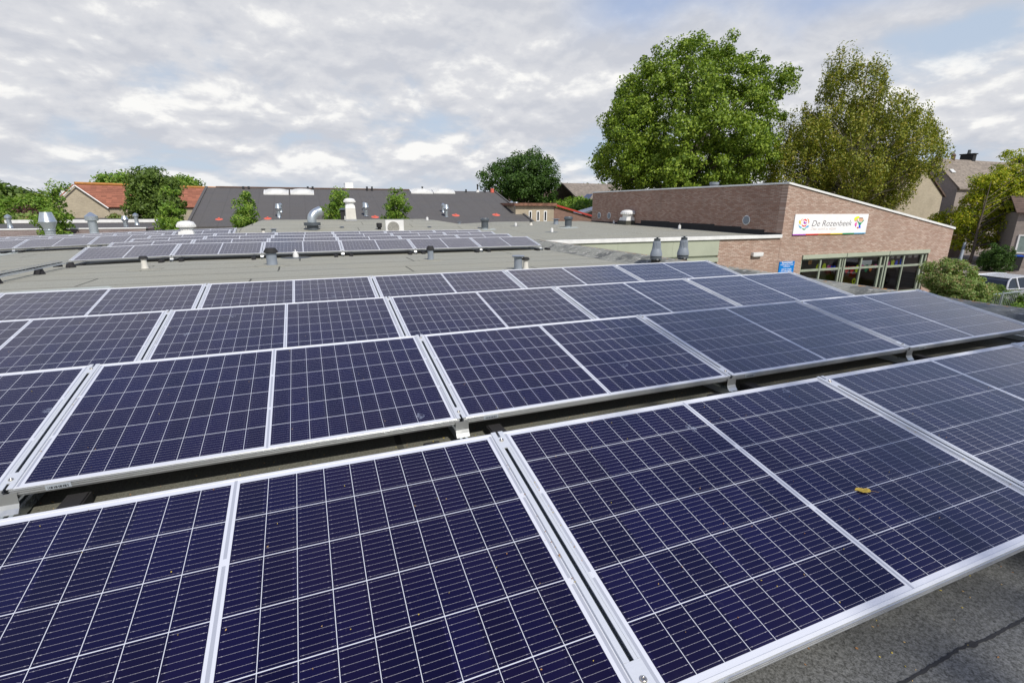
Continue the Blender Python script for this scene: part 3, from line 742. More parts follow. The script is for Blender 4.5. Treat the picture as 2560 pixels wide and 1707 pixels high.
def mount_meshes():
    k = MB(); w2 = .0235; s2 = .0062
    for a, b_ in ((-w2, -s2), (s2, w2)): k.box(a, b_, .10, PD-.10, .0005, .0045)
    for sx_ in (-1, 1): k.box(min(sx_*w2, sx_*.0165), max(sx_*w2, sx_*.0165), .10, PD-.10, .0046, .0062)
    for y0, y1 in ((.035, .0995), (PD-.0995, PD-.035)): k.box(-w2, w2, y0, y1, .0005, .0052)
    for y0, y1 in ((-.001, .0345), (PD-.0345, PD+.001)):
        k.box(-w2, -.005, y0, y1, .0005, .0045); k.box(.005, w2, y0, y1, .0005, .0045)
    clamp = k.mesh('clamp_strip', M_clamp)
    k = MB(); k.box(-.0055, .0055, .08, PD-.08, -.022, -.015); k.box(.001, .0025, .08, PD-.08, -.0149, -.006)
    inner = k.mesh('inner_channel', plain('dark_channel', (.05, .065, .075), .5, .3))
    bolt = MB().lathe([(.0085, 0), (.0085, .003), (.006, .0055), (.003, .0055), (.003, .003)], (0, 0, .0053), 12).mesh('bolt', M_bolt)
    return clamp, inner, bolt
clamp_me, inner_me, bolt_me = mount_meshes()
def bracket_mesh(h):
    """h: height of the panel's low edge above the roof; bracket hangs under it (world axes)"""
    k = MB(); w2 = .034
    t_ = -.034
    k.prism([(-.0045, -.014), (-.0045, -.060), (-.012, -.078), (-.026, -.092), (-.030, -.092), (-.030, -.089), (-.015, -.074), (-.0075, -.058), (-.0075, -.014)], -w2, w2, 'x'); k.box(-.012, .012, -.02, .02, -h+.0455, -.085)
    return k.mesh('support_bracket', mat_alu('bracket_metal', (.50, .51, .50), .35, .7))
def rail_mesh(h, ln):
    k = MB()
    k.box(-.0205, -.0185, 0, ln, -h+.004, -h+.045); k.box(.0185, .0205, 0, ln, -h+.004, -h+.045); k.box(-.0184, .0184, 0, ln, -h+.004, -h+.006)
    k.box(-.0184, -.008, 0, ln, -h+.043, -h+.045); k.box(.008, .0184, 0, ln, -h+.043, -h+.045)
    return k.mesh('channel_rail', M_steel)
NEARH = .33-PD*math.sin(TILT)
brk_me = bracket_mesh(NEARH); rail_me = rail_mesh(NEARH, 1.02)
k = MB(); k.box(-.04, .04, -.11, .11, 0, .045); k.box(-.035, .035, -.10, .10, .0451, .052); pad_me = k.mesh('rubber_pad', M_rubber)
k = MB(); k.tube([(0, PD*math.cos(TILT)-.03, -NEARH+.02), (0, PD*math.cos(TILT)-.03, .33-NEARH-.035)], .012, 6); leg_me = k.mesh('rear_support', M_steel)
def link(me, name, parent, loc=(0, 0, 0), rot=None):
    o = bpy.data.objects.new(name, me); C.objects.link(o); o.parent = parent; o.location = loc
    if rot: o.rotation_euler = rot
    return o
rows = [  # x of joint 0, far edge y, far edge z, first and last joint, words
    (.601, 1.645, .299, -1, 3, 'nearest row'), (.630, 3.239, .303, -2, 3, 'second row'), (.649, 4.809, .305, -2, 3, 'third row'), (.677, 6.390, .303, -3, 3, 'fourth row'),
    (.738, 13.90, .290, -3, 3, 'fifth row beyond the bare roof'), (.755, 15.50, .292, -3, 3, 'sixth row'), (.77, 17.10, .294, -3, 3, 'seventh row'), (.79, 18.70, .296, -3, 3, 'eighth row')]
LX = -2.68
for i in range(3): rows.append((LX, 20.0+1.6*i, .296, -5, -1 if i == 0 else 0, ['front', 'middle', 'rear'][i]+' row of far left array'))
rows = [(a, b_, c_+.03, d, e, f) for a, b_, c_, d, e, f in rows]
for (x0, yf, zf, k0, k1, words) in rows:
    yn = yf-PD*math.cos(TILT); zn = zf-PD*math.sin(TILT); far = yf > 10
    for kk in range(k0, k1):
        pos = ORD[k1-kk]
        where = f'{words}, {pos} from its right end' if pos != 'first' else f'{words}, at its right end'
        pr = empty('solar_module', (x0+kk*PITCHX+GAP/2, yn, zn), f'blue solar panel, {where}', 'solar panel', 'solar panels in rows on the flat roof')
        pr.rotation_euler = (TILT, 0, 0)
        za, zb2 = roof_z(pr.location.x, yn), roof_z(pr.location.x+PW, yn); pr.location.z += za; pr.rotation_euler.y = -math.atan((zb2-za)/PW)
        link(frame_me, 'frame', pr); link(glass_me, 'cell_glass', pr)
        if yf < 4: link(label_me, 'serial_label', pr)
    for kk in range(k0, k1+1):
        n_ = k1-kk
        where = f'{words}, {ORD[n_]+" from the right" if n_ else "at its right end"}'
        mr_ = empty('panel_mount', (x0+kk*PITCHX, yn, zn), f'aluminium clamp joint, {where}', 'mount', 'mounts between the solar panels')
        mr_.location.z += roof_z(mr_.location.x, yn)
        link(clamp_me, 'clamp_strip', mr_, rot=(TILT, 0, 0)); link(inner_me, 'inner_channel', mr_, rot=(TILT, 0, 0))
        for q in (.055, PD-.055): link(bolt_me, 'bolt', mr_, (0, q*math.cos(TILT), q*math.sin(TILT)), (TILT, 0, 0))
        link(brk_me, 'support_bracket', mr_); link(rail_me, 'channel_rail', mr_, (0, -.07 if not far else -.12, 0))
        link(leg_me, 'rear_support', mr_)
        for sx_, sy_ in ((-.165, -.13), (.19, -.05)): link(pad_me, 'rubber_pad', mr_, (sx_, sy_, -zn+.002))

# little seeds and leaf crumbs lying about
def litter():
    k = MB(); rg = random.Random(3)
    def crumb(p, n, s):
        a = rg.random()*6.28; t1 = Vector((math.cos(a), math.sin(a), 0)); t1 = (t1-n*t1.dot(n)).normalized(); t2 = n.cross(t1)
        pts = [p+t1*s*rg.uniform(.6, 1.3), p+t2*s*rg.uniform(.3, .8), p-t1*s*rg.uniform(.6, 1.2), p-t2*s*rg.uniform(.3, .8)]
        q = [x+n*rg.uniform(.0005, .0022) for x in pts]
        k.add(pts+q, [(4, 5, 6, 7), (0, 1, 5, 4), (1, 2, 6, 5), (2, 3, 7, 6), (3, 0, 4, 7)], rg.randrange(3))
    nrm = Vector((0, -math.sin(TILT), math.cos(TILT)))
    for (x0, yf, zf, k0, k1, w_), cnt in zip(rows[:3], (170, 110, 60)):
        yn = yf-PD*math.cos(TILT); zn = zf-PD*math.sin(TILT)
        for _ in range(cnt):
            s_ = rg.uniform(.02, PD-.02); x = rg.uniform(x0+k0*PITCHX+.05, x0+k1*PITCHX-.05)
            crumb(Vector((x, yn+s_*math.cos(TILT), zn+s_*math.sin(TILT)))+nrm*-.0005, nrm, rg.uniform(.0011, .0028))
        for kk in range(k0, k1):
            for _ in range(26 if yf < 2 else 10):
                s_ = rg.triangular(.1, .95, .5); x = x0+kk*PITCHX+rg.choice((-1, 1))*rg.uniform(.0235, .030)
                crumb(Vector((x, yn+s_*math.cos(TILT), zn+s_*math.sin(TILT)))+nrm*.0008, nrm, rg.uniform(.0015, .003))
    up = Vector((0, 0, 1))
    for _ in range(900): crumb(Vector((rg.uniform(-1.5, 4.5), rg.uniform(1.55, 2.4), .001)), up, rg.uniform(.002, .005))
    for _ in range(420): crumb(Vector((rg.uniform(.5, 5.), rg.uniform(-.2, .75), .001)), up, rg.uniform(.0018, .0045))
    o = k.build('seed_litter', [plain('tan_seed', (.50, .33, .13), .8), plain('yellow_seed', (.55, .42, .08), .8), plain('brown_seed', (.36, .18, .07), .8)])
    tag(o, kind='stuff'); o['label'] = 'tiny yellow seeds and leaf crumbs scattered over panels and felt'; o['category'] = 'seed litter'
litter()
# the yellow leaf
def on_panel(u, v, row):
    x0, yf, zf = rows[row][:3]; nrm = Vector((0, -math.sin(TILT), math.cos(TILT))); q = Vector((0, yf, zf))
    d = ray(u, v); t_ = (q-EYE).dot(nrm)/d.dot(nrm); return EYE+d*t_
p = on_panel(2158, 1226, 0)
lf = empty('fallen_leaf', p-Vector((0, 0, .003)), 'curled yellow leaf lying on the nearest row, right of its centre', 'leaf'); lf.rotation_euler = (TILT, 0, R(-28)); lf.scale = (.85, .85, .85)
k = MB(); prof = [(-.033, .002), (-.024, .011), (-.008, .015), (.008, .012), (.018, .014), (.026, .008), (.031, .001)]
vs = []
for i, (a, w_) in enumerate(prof):
    zc = .002+.0025*math.sin(i*1.7)
    vs += [(a, w_, zc+.005), (a, w_*.4, zc+.002), (a, -w_*.35, zc+.001), (a, -w_, zc+.006)]
fs_ = [(i*4+j, i*4+j+1, (i+1)*4+j+1, (i+1)*4+j) for i in range(len(prof)-1) for j in range(3)]
k.add(vs, fs_, 0, True); k.build('blade', plain('yellow_leaf', (.55, .38, .05), .6, var=.3, scale=40), lf)
k = MB(); k.tube([(.028, 0, .004), (.042, -.003, .006), (.058, -.006, .005)], .0009, 5); k.build('stalk', plain('leaf_stalk', (.35, .2, .08), .7), lf)

# cracked felt seam near the camera
k = MB(); rg = random.Random(5)
pts = [on_z(u, v) for u, v in ((2150, 1760), (2257, 1707), (2330, 1665), (2395, 1624), (2455, 1603), (2500, 1580), (2560, 1548), (2640, 1512), (2760, 1460))]
fine_ = []
for a, b_ in zip(pts[:-1], pts[1:]):
    for i in range(10): fine_.append(a.lerp(b_, i/10)+Vector((0, rg.uniform(-.0015, .0015), 0)))
vs = []; fs_ = []
for i, q in enumerate(fine_):
    w_ = .0030+.0020*rg.random()+(.004 if 34 < i < 38 else 0)
    vs += [(q.x, q.y-w_, .0022), (q.x, q.y+w_, .0022)]
    if i: fs_.append((2*i-2, 2*i-1, 2*i+1, 2*i))
k.add(vs, fs_); o = part('felt_seam', k, M_black, school)

# ------------------------------------------------------------------ vents on the roofs
def vent(name, base, label, cat='roof vent', group='roof vents'):
    return empty(name, base, label, cat, group)
M_collar = mat_felt('felt_collar', (.29, .288, .245), seams=False, far=True)
def pipe_cap(u, vb, vt, wpx, label, kind, h_extra=0, base=None, tone=None):
    """a pipe whose foot is at photo (u, vb), top at row vt and width wpx"""
    b = base or on_roof(u, vb); zt = height_at(b, vt)-b.z; r_ = size_at(b, wpx)/2
    o = vent('roof_vent', b, label)
    if kind in ('rubber', 'cone', 'flat') and b.y < 16: MB().lathe([(max(.3, r_*3.2), .0015), (max(.3, r_*3.2)-.012, .012), (r_*.9, .013)], n=32).build('flashing', M_collar, o)
    if kind == 'rubber':       # grey pipe with wide black hood
        MB().lathe([(r_*1.0, 0), (r_*.97, .03), (r_*.95, zt*.75)]).build('pipe', tone or M_greyp, o)
        MB().lathe([(r_*1.10, zt*.72), (r_*1.32, zt*.74), (r_*1.32, zt*.80), (r_*.95, zt*.97), (r_*.9, zt)]).build('hood', M_black, o)
    elif kind == 'flat':       # grey pipe with thin flat disc
        MB().lathe([(r_*1.05, 0), (r_, .02), (r_, zt*.93)]).build('pipe', M_greyp, o)
        MB().lathe([(r_*1.5, zt*.90), (r_*1.65, zt*.95), (r_*1.5, zt*.98), (r_*.4, zt)]).build('disc_cap', M_greyp, o)
    elif kind == 'white':      # small white vent
        MB().lathe([(r_*1.05, 0), (r_*.98, zt*.70), (r_*.93, zt*.74), (r_*.2, zt*.77), (r_*.14, zt)], n=16).build('pipe', M_wplast, o)
        MB().lathe([(r_*5.2, .001), (r_*5.1, .006), (r_*1.2, .008)], n=32).build('flashing', M_dgrey, o)
    elif kind == 'cone':       # light cone with black cap
        MB().lathe([(r_*1.25, 0), (r_*.95, zt*.35), (r_*.85, zt*.8)]).build('pipe', M_cream, o)
        MB().lathe([(r_*1.0, zt*.78), (r_*1.45, zt*.80), (r_*1.45, zt*.87), (r_*1.1, zt*.98), (r_*.6, zt)]).build('hood', M_black, o)
    elif kind == 'lid':        # dark grey duct with a lid and metal foot
        MB().lathe([(r_*.82, 0), (r_*.82, zt*.14)]).build('metal_foot', M_steel, o)
        MB().lathe([(r_*.88, zt*.14), (r_*.86, zt*.70)]).build('pipe', M_dgrey, o)
        MB().lathe([(r_*.95, zt*.70), (r_*1.12, zt*.76), (r_*1.12, zt*.88), (r_, zt*.92), (r_*.9, zt)]).build('lid', M_dgrey, o)
    return o
for (x, y, vt, w_, lab, kd) in (
    (1335, 1075, 640, 17, 'small pale cone vent with black cap before the fifth solar row, leftmost', 'cone'),):
    u, v = z1(x, y); pipe_cap(u, v, vt, w_, lab, kd)
u, v = z2(665, 820); pipe_cap(u, v, 620, 28, 'thick grey pipe vent with black hood, left of the white vent on the dark patch', 'rubber')
u, v = z2(882, 748); pipe_cap(u, v, 624, 15, 'small white vent on a dark round patch beside the thick grey pipe', 'white')
u, v = z2(2120, 772); pipe_cap(u, v, 615, 15, 'slim grey pipe vent with black hood before the blue end of the fifth row', 'rubber')
u, v = z3(1085, 1085); pipe_cap(u, v, 638, 20, 'grey pipe vent with flat disc cap, just behind the fourth solar row', 'flat')
u, v = z3(1155, 1085); pipe_cap(u, v, 643, 13, 'small cone vent with black cap beside the disc-capped pipe', 'cone')
u, v = z3(780, 712); pipe_cap(u, v, 545, 20, 'dark grey duct vent with lid beyond the right ends of the solar rows', 'lid')
u, v = z3(1545, 693); pipe_cap(u, v, 541.5, 20, 'dark grey duct vent with lid in front of the red-trimmed building', 'lid')
u, v = z3(1395, 737); pipe_cap(u, v, 568, 7, 'tiny white vent on a dark round patch, middle of the wing roof', 'white')
u, v = z3(1063, 682); pipe_cap(u, v, 555, 5.5, 'tiny white vent near the foot of the dark roof, left of the black-capped one', 'white')
u, v = z3(1203, 672); pipe_cap(u, v, 552, 7, 'squat white vent with black cap near the foot of the dark roof', 'cone')
u, v = z3(1965, 658); pipe_cap(u, v, 550, 5, 'tiny white vent left of the mushroom fan by the brick hall', 'white')
u, v = z4(582, 560); pipe_cap(u, v, 560, 7, 'tiny white vent on the wing roof close to the brick hall wall', 'white')
u, v = z3(1432, 665); pipe_cap(u, v, 547, 12, 'pale grey pipe vent with disc cap left of the dark lidded vent', 'flat')
u, v = z2(680, 530); pipe_cap(u, v, 572, 12, 'light grey disc-capped pipe left of the elbow duct behind the solar rows', 'flat')
u, v = z2(585, 530); pipe_cap(u, v, 572, 9, 'brown-capped small vent, leftmost behind the eighth solar row', 'cone')
u, v = z2(1308, 510); pipe_cap(u, v, 566, 8, 'light grey disc-capped pipe right of the elbow duct', 'flat')
u, v = z2(2110, 500); pipe_cap(u, v, 566, 7, 'light grey disc-capped pipe right of the air conditioner', 'flat')
u, v = z3(545, 660)
b = on_roof(*z2(2088, 415)); b = Vector((on_y(*z2(2088, 410), 28.6).x, 28.6, mtz)); pipe_cap(0, 0, height_at(b, 0) and z2(0, 372)[1], 6, 'tiny white vent on top of the raised roof section', 'white', base=b)
b = on_y(*z3(545, 685), 27.5); b.z = .12; pipe_cap(0, 0, z3(0, 638)[1], 7, 'small grey pipe at the right edge of the raised roof', 'flat', base=b)

def cowl(base, zt, r_, label, group='metal exhaust cowls', s=1.):
    o = empty('exhaust_cowl', base, label, 'exhaust cowl', group)
    MB().lathe([(r_*1.15, 0), (r_*.95, zt*.04), (r_*.95, zt*.38)]).build('pipe', M_steel, o)
    MB().lathe([(r_*1.12, zt*.38), (r_*1.12, zt*.40), (r_*1.0, zt*.41), (r_*1.0, zt*.43), (r_*1.60, zt*.66), (r_*1.63, zt*.67), (r_*1.60, zt*.68), (r_*1.05, zt), (r_*.95, zt-.01), (0, zt-.02)]).build('cowl_head', M_steel, o)
    return o
def capped(base, zt, r_, label, group='metal exhaust cowls'):
    o = empty('capped_flue', base, label, 'flue', group)
    MB().lathe([(r_*1.35, 0), (r_*1.05, zt*.06), (r_*.95, zt*.3), (r_*.95, zt*.72)]).build('pipe', M_steel, o)
    MB().lathe([(r_*1.2, zt*.68), (r_*1.42, zt*.70), (r_*1.42, zt*.85), (r_*.3, zt*.985), (0, zt)]).build('rain_cap', M_steel, o)
    return o
# left, behind the far arrays
b = Vector((on_y(465*.2721, 585, 26.6).x, 26.6, -.25)); cowl(b, height_at(b, z1(0, 553)[1])+.25, size_at(b, 30)/2, 'largest double-cone metal exhaust cowl, far left behind the panels')
b = Vector((on_y(868*.2721, 582, 26.6).x, 26.6, -.2)); capped(b, height_at(b, z1(0, 553)[1])+.2, size_at(b, 25)/2, 'large metal flue with pointed cap right of the largest cowl')
# dark flat roof across the court (annex)
annex = empty('annex_building', (-30, 33.5, GZ), 'low annex with purple-grey brick wall, white coping and dark flat roof', 'building')
ay = 33.0
az_ = on_y(*z1(500, 703), ay).z; ax1 = on_y(*z1(1335, 690), ay).x
k = MB(); k.box(-45, ax1, ay, ay+.3, GZ, az_-.06); k.box(ax1-.3, ax1, ay+.3, 44, GZ, az_-.06); part('wall', k, M_purp, annex)
k = MB(); k.box(-45, ax1+.03, ay-.03, ay+.33, az_-.055, az_); part('coping', k, M_white, annex)
k = MB(); k.add([(-45, ay+.34, az_-.1), (ax1-.02, ay+.34, az_-.1), (ax1-.02, 43, az_-.02), (-45, 43, az_-.02)], [(0, 1, 2, 3)]); part('roof', k, M_dark, annex)
for (x, y, tp, w_, kd, lab) in ((97, 697, 573, 14, 'c', 'metal flue with pointed cap on the annex roof, far left edge'), (1160, 685, 588, 12, 'k', 'small double-cone cowl on the annex roof below the green tree'), (1262, 672, 560, 11, 'c', 'metal flue with pointed cap beside the small cowl on the annex')):
    u, v = z1(x, y); b = on_z(u, v, az_-.06); zt = height_at(b, z1(0, tp)[1])-b.z
    (capped if kd == 'c' else cowl)(b, zt, size_at(b, w_)/2, lab)
# white-fascia building behind it
wf = empty('white_fascia_building', (-30, 40, GZ), 'flat-roofed building with broad white fascia and orange soffit behind the annex', 'building')
wy = 44.; zt = on_y(*z1(300, 625), wy).z; zb = on_y(*z1(300, 655), wy).z; wx1 = on_y(*z1(1440, 620), wy).x; wx0 = on_y(*z1(40, 640), wy).x
k = MB(); k.box(wx0, wx1, wy, wy+.3, zb, zt); part('fascia', k, M_white, wf)
k = MB(); k.box(wx0+.3, wx1, wy+.05, wy+.4, zb-.16, zb-.002); part('soffit', k, plain('ochre_timber', (.42, .24, .05), .7), wf)
k = MB(); k.box(wx0+.3, wx1, wy+.5, wy+9, GZ, zb-.2); part('wall', k, M_greybx, wf)
k = MB(); k.box(wx0, wx1, wy+.301, wy+9, zt-.1, zt-.03); part('roof', k, M_dark, wf)
# pairs on the dark roof
for (a, b_, la, lb) in (((728, 383, 255, 17), (745, 335, 248, 14), 'double-cone cowl, front one of the leftmost pair on the dark roof', 'metal flue, rear one of the leftmost pair on the dark roof'),
                        ((1528, 370, 248, 17), (1512, 320, 240, 12), 'double-cone cowl, front one of the middle pair beside the chimney', 'metal flue, rear one of the middle pair beside the chimney'),
                        ((2265, 376, 262, 15), (2235, 335, 250, 12), 'double-cone cowl, front one of the pair above the air conditioner', 'metal flue, rear one of the pair above the air conditioner')):
    u, v = z2(a[0], a[1]); b = on_dark(u, v); cowl(b, height_at(b, z2(0, a[2])[1])-b.z, size_at(b, a[3]*.27*2.2)/2, la)
    u, v = z2(b_[0], b_[1]); b = on_dark(u, v); capped(b, height_at(b, z2(0, b_[2])[1])-b.z, size_at(b, b_[3]*.27*2)/2, lb)
u, v = z3(1068, 565); b = on_dark(u, v); cowl(b, height_at(b, z3(0, 460)[1])-b.z, size_at(b, 8.5)/2, 'double-cone cowl at the right verge of the dark roof')
u, v = z3(1025, 525); b = on_dark(u, v); capped(b, height_at(b, z3(0, 450)[1])-b.z, size_at(b, 7.5)/2, 'metal flue left of the cowl at the right verge of the dark roof')
# flat orange-red roof outlets
for i, (q, lab) in enumerate(((z1(2013, 620), 'orange-red round roof outlet, leftmost on the dark roof'), (z2(175, 398), ''), (z2(622, 392), 'orange-red round roof outlet below the leftmost vent pair'), (z2(1608, 378), 'orange-red round roof outlet right of the white chimney'), (z3(512, 583), 'orange-red round roof outlet right of the air conditioner vents'), (z3(883, 579), 'orange-red round roof outlet, rightmost on the dark roof'))):
    if not lab: continue
    b = on_dark(*q); r_ = size_at(b, 10)
    o = empty('roof_outlet', b, lab, 'roof outlet', 'orange roof outlets'); o.rotation_euler = (math.atan(sl_), 0, 0)
    MB().lathe([(r_, .004), (r_*.97, .012), (r_*.3, .03)], n=24).build('plate', M_orangedisc, o)
    MB().lathe([(r_*.3, .03), (r_*.28, .09), (r_*.1, .12), (0, .12)], n=12).build('dome', M_orangedisc, o)
# ridge vents
for i, (u, v0, v1, c_, lab) in enumerate((
    (*z2(400, 128), z2(0, 96)[1], 'b', 'black ridge vent pipe, leftmost on the dark roof'), (*z2(450, 128), z2(0, 96)[1], 'b', 'black ridge vent pipe, second from the left on the dark roof'),
    (*z2(992, 128), z2(0, 97)[1], 'b', 'black ridge vent pipe, left one right of the left skylights'), (*z2(1037, 128), z2(0, 97)[1], 'b', 'black ridge vent pipe, right one right of the left skylights'),
    (*z2(1535, 126), z2(0, 98)[1], 'b', 'black ridge vent pipe, left one above the chimney pair'), (*z2(1581, 126), z2(0, 98)[1], 'b', 'black ridge vent pipe, right one above the chimney pair'),
    (*z2(2043, 124), z2(0, 98)[1], 'b', 'black ridge vent pipe above the right skylights'), (*z3(607, 372), z3(0, 344)[1], 'b', 'short black ridge vent right of the right skylights'),
    (*z3(713, 374), z3(0, 296)[1], 't', 'tall dark ridge flue with pale foot'), (*z3(781, 350), z3(0, 328)[1], 'b', 'small dark vent just behind the ridge near its right end'), (*z3(847, 370), z3(0, 316)[1], 'o', 'black ridge flue with orange collar at the right end'))):
    b = Vector((on_y(u, v0, DY1-.3).x, DY1-.3, DZ-.1)); zt = height_at(b, v1)-b.z
    o = empty('ridge_vent', b, lab, 'roof vent', 'vents along the dark ridge')
    MB().lathe([(.085, 0), (.07, .2), (.06, zt*.8), (.085, zt*.82), (.08, zt*.95), (.04, zt)], n=10).build('pipe', M_black, o)
    if c_ == 'o': MB().lathe([(.17, 0), (.16, .35)], n=12).build('collar', M_orangedisc, o)
    if c_ == 't': MB().lathe([(.15, 0), (.13, .22)], n=12).build('collar', M_wplast, o)

# elbow duct on curb
b = Vector((on_y(*z2(1038, 505), 25.6).x, 25.6, 0)); o = empty('elbow_duct', b, 'shiny metal elbow duct rising from a dark grey flanged base', 'duct')
zf_ = height_at(b, z2(0, 455)[1]); zf2 = height_at(b, z2(0, 428)[1]); rr = size_at(b, 28)/2
MB().lathe([(rr*1.15, 0), (rr*1.02, zf_)]).build('base_drum', M_dgrey, o); MB().lathe([(rr*1.5, zf_), (rr*1.52, zf2), (rr*.9, zf2+.01)]).build('flange', M_dgrey, o)
k = MB(); k.tube([(0, 0, zf2), (0, 0, zf2+.16), (.03, .02, zf2+.27), (.10, .06, zf2+.37), (.21, .12, zf2+.45), (.32, .18, zf2+.50), (.40, .22, zf2+.52)], [rr*.82]*6+[rr*.88], 24); k.build('elbow_pipe', M_steel, o)
# square chimney with ribbed mushroom head
b = Vector((on_y(*z2(1390, 440), 28.4).x, 28.4, mtz)); o = empty('ventilation_chimney', b, 'tall cream square ventilation chimney with ribbed white mushroom head', 'chimney')
w_ = size_at(b, 27)/2; za = height_at(b, z2(0, 396)[1])-b.z; zb_ = height_at(b, z2(0, 298)[1])-b.z; zc = height_at(b, z2(0, 245)[1])-b.z; zd = height_at(b, z2(0, 205)[1])-b.z
def frust(x0, x1, z0, z1_): return ([(-x0, -x0, z0), (x0, -x0, z0), (x0, x0, z0), (-x0, x0, z0), (-x1, -x1, z1_), (x1, -x1, z1_), (x1, x1, z1_), (-x1, x1, z1_)], [(3, 2, 1, 0), (4, 5, 6, 7), (0, 1, 5, 4), (1, 2, 6, 5), (2, 3, 7, 6), (3, 0, 4, 7)])
k = MB(); k.add(*frust(w_*1.12, w_*.95, 0, za)); k.build('base', M_dgrey, o)
k = MB(); k.add(*frust(w_*.95, w_*.88, za, zb_)); k.build('shaft', M_cream, o)
def mushroom(o, w_, z0, z1_, z2_, sq=True):
    k = MB(); h = z1_-z0
    k.add(*frust(w_*.95, w_*.86, z0, z0+h*.55)); k.lathe([(w_*.86, z0+h*.5), (w_*.80, z1_)], n=20); k.build('fan_body', M_wplast, o)
    k = MB(); h2 = z2_-z1_
    k.lathe([(w_*.9, z1_-.01), (w_*1.12, z1_+h2*.1), (w_*1.12, z1_+h2*.45), (w_*1.06, z1_+h2*.55), (w_*.95, z1_+h2*.8), (w_*.5, z2_-.01), (0, z2_)], n=32)
    for i in range(24):
        a = 2*math.pi*i/24; c_, s_ = math.cos(a), math.sin(a); t1 = Vector((-s_, c_, 0))*w_*.035; rr_ = Vector((c_, s_, 0))
        q = [rr_*w_*1.115-t1, rr_*w_*1.115+t1, rr_*w_*1.17+t1, rr_*w_*1.17-t1]
        k.add([tuple(a_+Vector((0, 0, z1_+h2*.08))) for a_ in q]+[tuple(a_+Vector((0, 0, z1_+h2*.42))) for a_ in q], [(3, 2, 1, 0), (4, 5, 6, 7), (0, 1, 5, 4), (1, 2, 6, 5), (2, 3, 7, 6), (3, 0, 4, 7)])
    k.build('fan_cap', M_wplast, o)
mushroom(o, w_*.95, zb_, zc, zd)
k = MB(); k.box(-w_*1.1-.02, -w_*.98, -.1, .1, .05, .25); k.build('isolator_box', M_wplast, o)
# mushroom fans
for (u, v, tp, wd, lab) in ((*z1(1725, 770), z1(0, 632)[1], 48, 'white ribbed mushroom roof fan among the far solar panels'), (*z3(2092, 668), z3(0, 532)[1], 38, 'white ribbed mushroom roof fan near the brick hall wall')):
    b = on_roof(u, v)
    if u < 600: b = Vector((on_y(u, v, 19.95).x, 19.95, 0))
    zt = height_at(b, tp)-b.z; w_ = size_at(b, wd)/2
    o = empty('mushroom_fan', b, lab, 'roof fan', 'white mushroom roof fans')
    k = MB(); k.add(*frust(w_*1.05, w_*.95, 0, zt*.28)); k.build('base', M_upst, o)
    mushroom(o, w_*.9, zt*.28, zt*.68, zt)
# dark louvred chimney behind
b = Vector((on_y(*z2(1318, 400), 31.).x, 31., mtz-.1)); o = empty('louvred_chimney', b, 'black louvred chimney stack with grey roof left of the cream chimney', 'chimney')
w_ = size_at(b, 12)/2; zt = height_at(b, z2(0, 312)[1])-b.z; ztt = height_at(b, z2(0, 294)[1])-b.z
k = MB(); k.box(-w_, w_, -w_, w_, 0, zt); k.build('stack', M_black, o)
k = MB(); k.add(*frust(w_*1.7, w_*.6, zt, ztt)); k.build('cap', M_dgrey, o)
# black pipe, outdoor AC unit, white duct stub
b = on_roof(*z2(1650, 510)); zt = height_at(b, z2(0, 432)[1]); r_ = size_at(b, 14)/2; o = vent('roof_vent', b, 'black plastic pipe vent with wide collar left of the air conditioner')
MB().lathe([(r_*.62, 0), (r_*.62, zt*.5)]).build('pipe', M_black, o); MB().lathe([(r_*.9, zt*.48), (r_, zt*.52), (r_, zt*.96), (r_*.9, zt), (r_*.7, zt)]).build('collar', M_black, o)
b = Vector((on_y(*z2(1790, 500), 22.).x, 22., 0)); w_ = size_at(b, 45)/2; zt = height_at(b, z2(0, 405)[1]); o = empty('air_conditioner', b, 'white outdoor air conditioning unit with round fan grille behind the panels', 'air conditioner', rz=R(-6))
k = MB(); k.box(-w_, w_, -.16, .16, zt-.58, zt); k.build('casing', M_wplast, o)
gx = -w_*.15; gz = zt-.30
k = MB(); k.lathe([(.001, 0), (.245, 0)], n=28); k2 = k.build('fan_opening', M_dgrey, o, (gx, -.163, gz)); k2.rotation_euler = (R(90), 0, 0)
k = MB()
for i in range(9): k.tube([(.24*math.cos(a)*(.12+.11*i), .24*math.sin(a)*(.12+.11*i), 0) for a in [6.283*j/28 for j in range(29)]], .006, 4)
for i in range(14):
    x_ = -.235+.47*i/13; hh = math.sqrt(max(0, .245**2-x_**2)); k.tube([(x_, -hh, .008), (x_, hh, .008)], .0045, 4)
k2 = k.build('fan_grille', M_cream, o, (gx, -.176, gz)); k2.rotation_euler = (R(90), 0, 0)
k = MB(); k.box(-w_*.8, -w_*.6, -.18, .18, 0, zt-.581); k.box(w_*.6, w_*.8, -.18, .18, 0, zt-.581); k.build('foot', M_rubber, o)
b = on_roof(*z2(1935, 492)); o = empty('duct_stub', b, 'small white plastic elbow stub right of the air conditioner', 'pipe'); zt = height_at(b, z2(0, 452)[1])
k = MB(); k.tube([(0, 0, 0), (0, 0, zt*.6), (.03, -.02, zt*.85), (.10, -.05, zt*.9)], .07, 12); k.build('elbow_pipe', M_wplast, o)

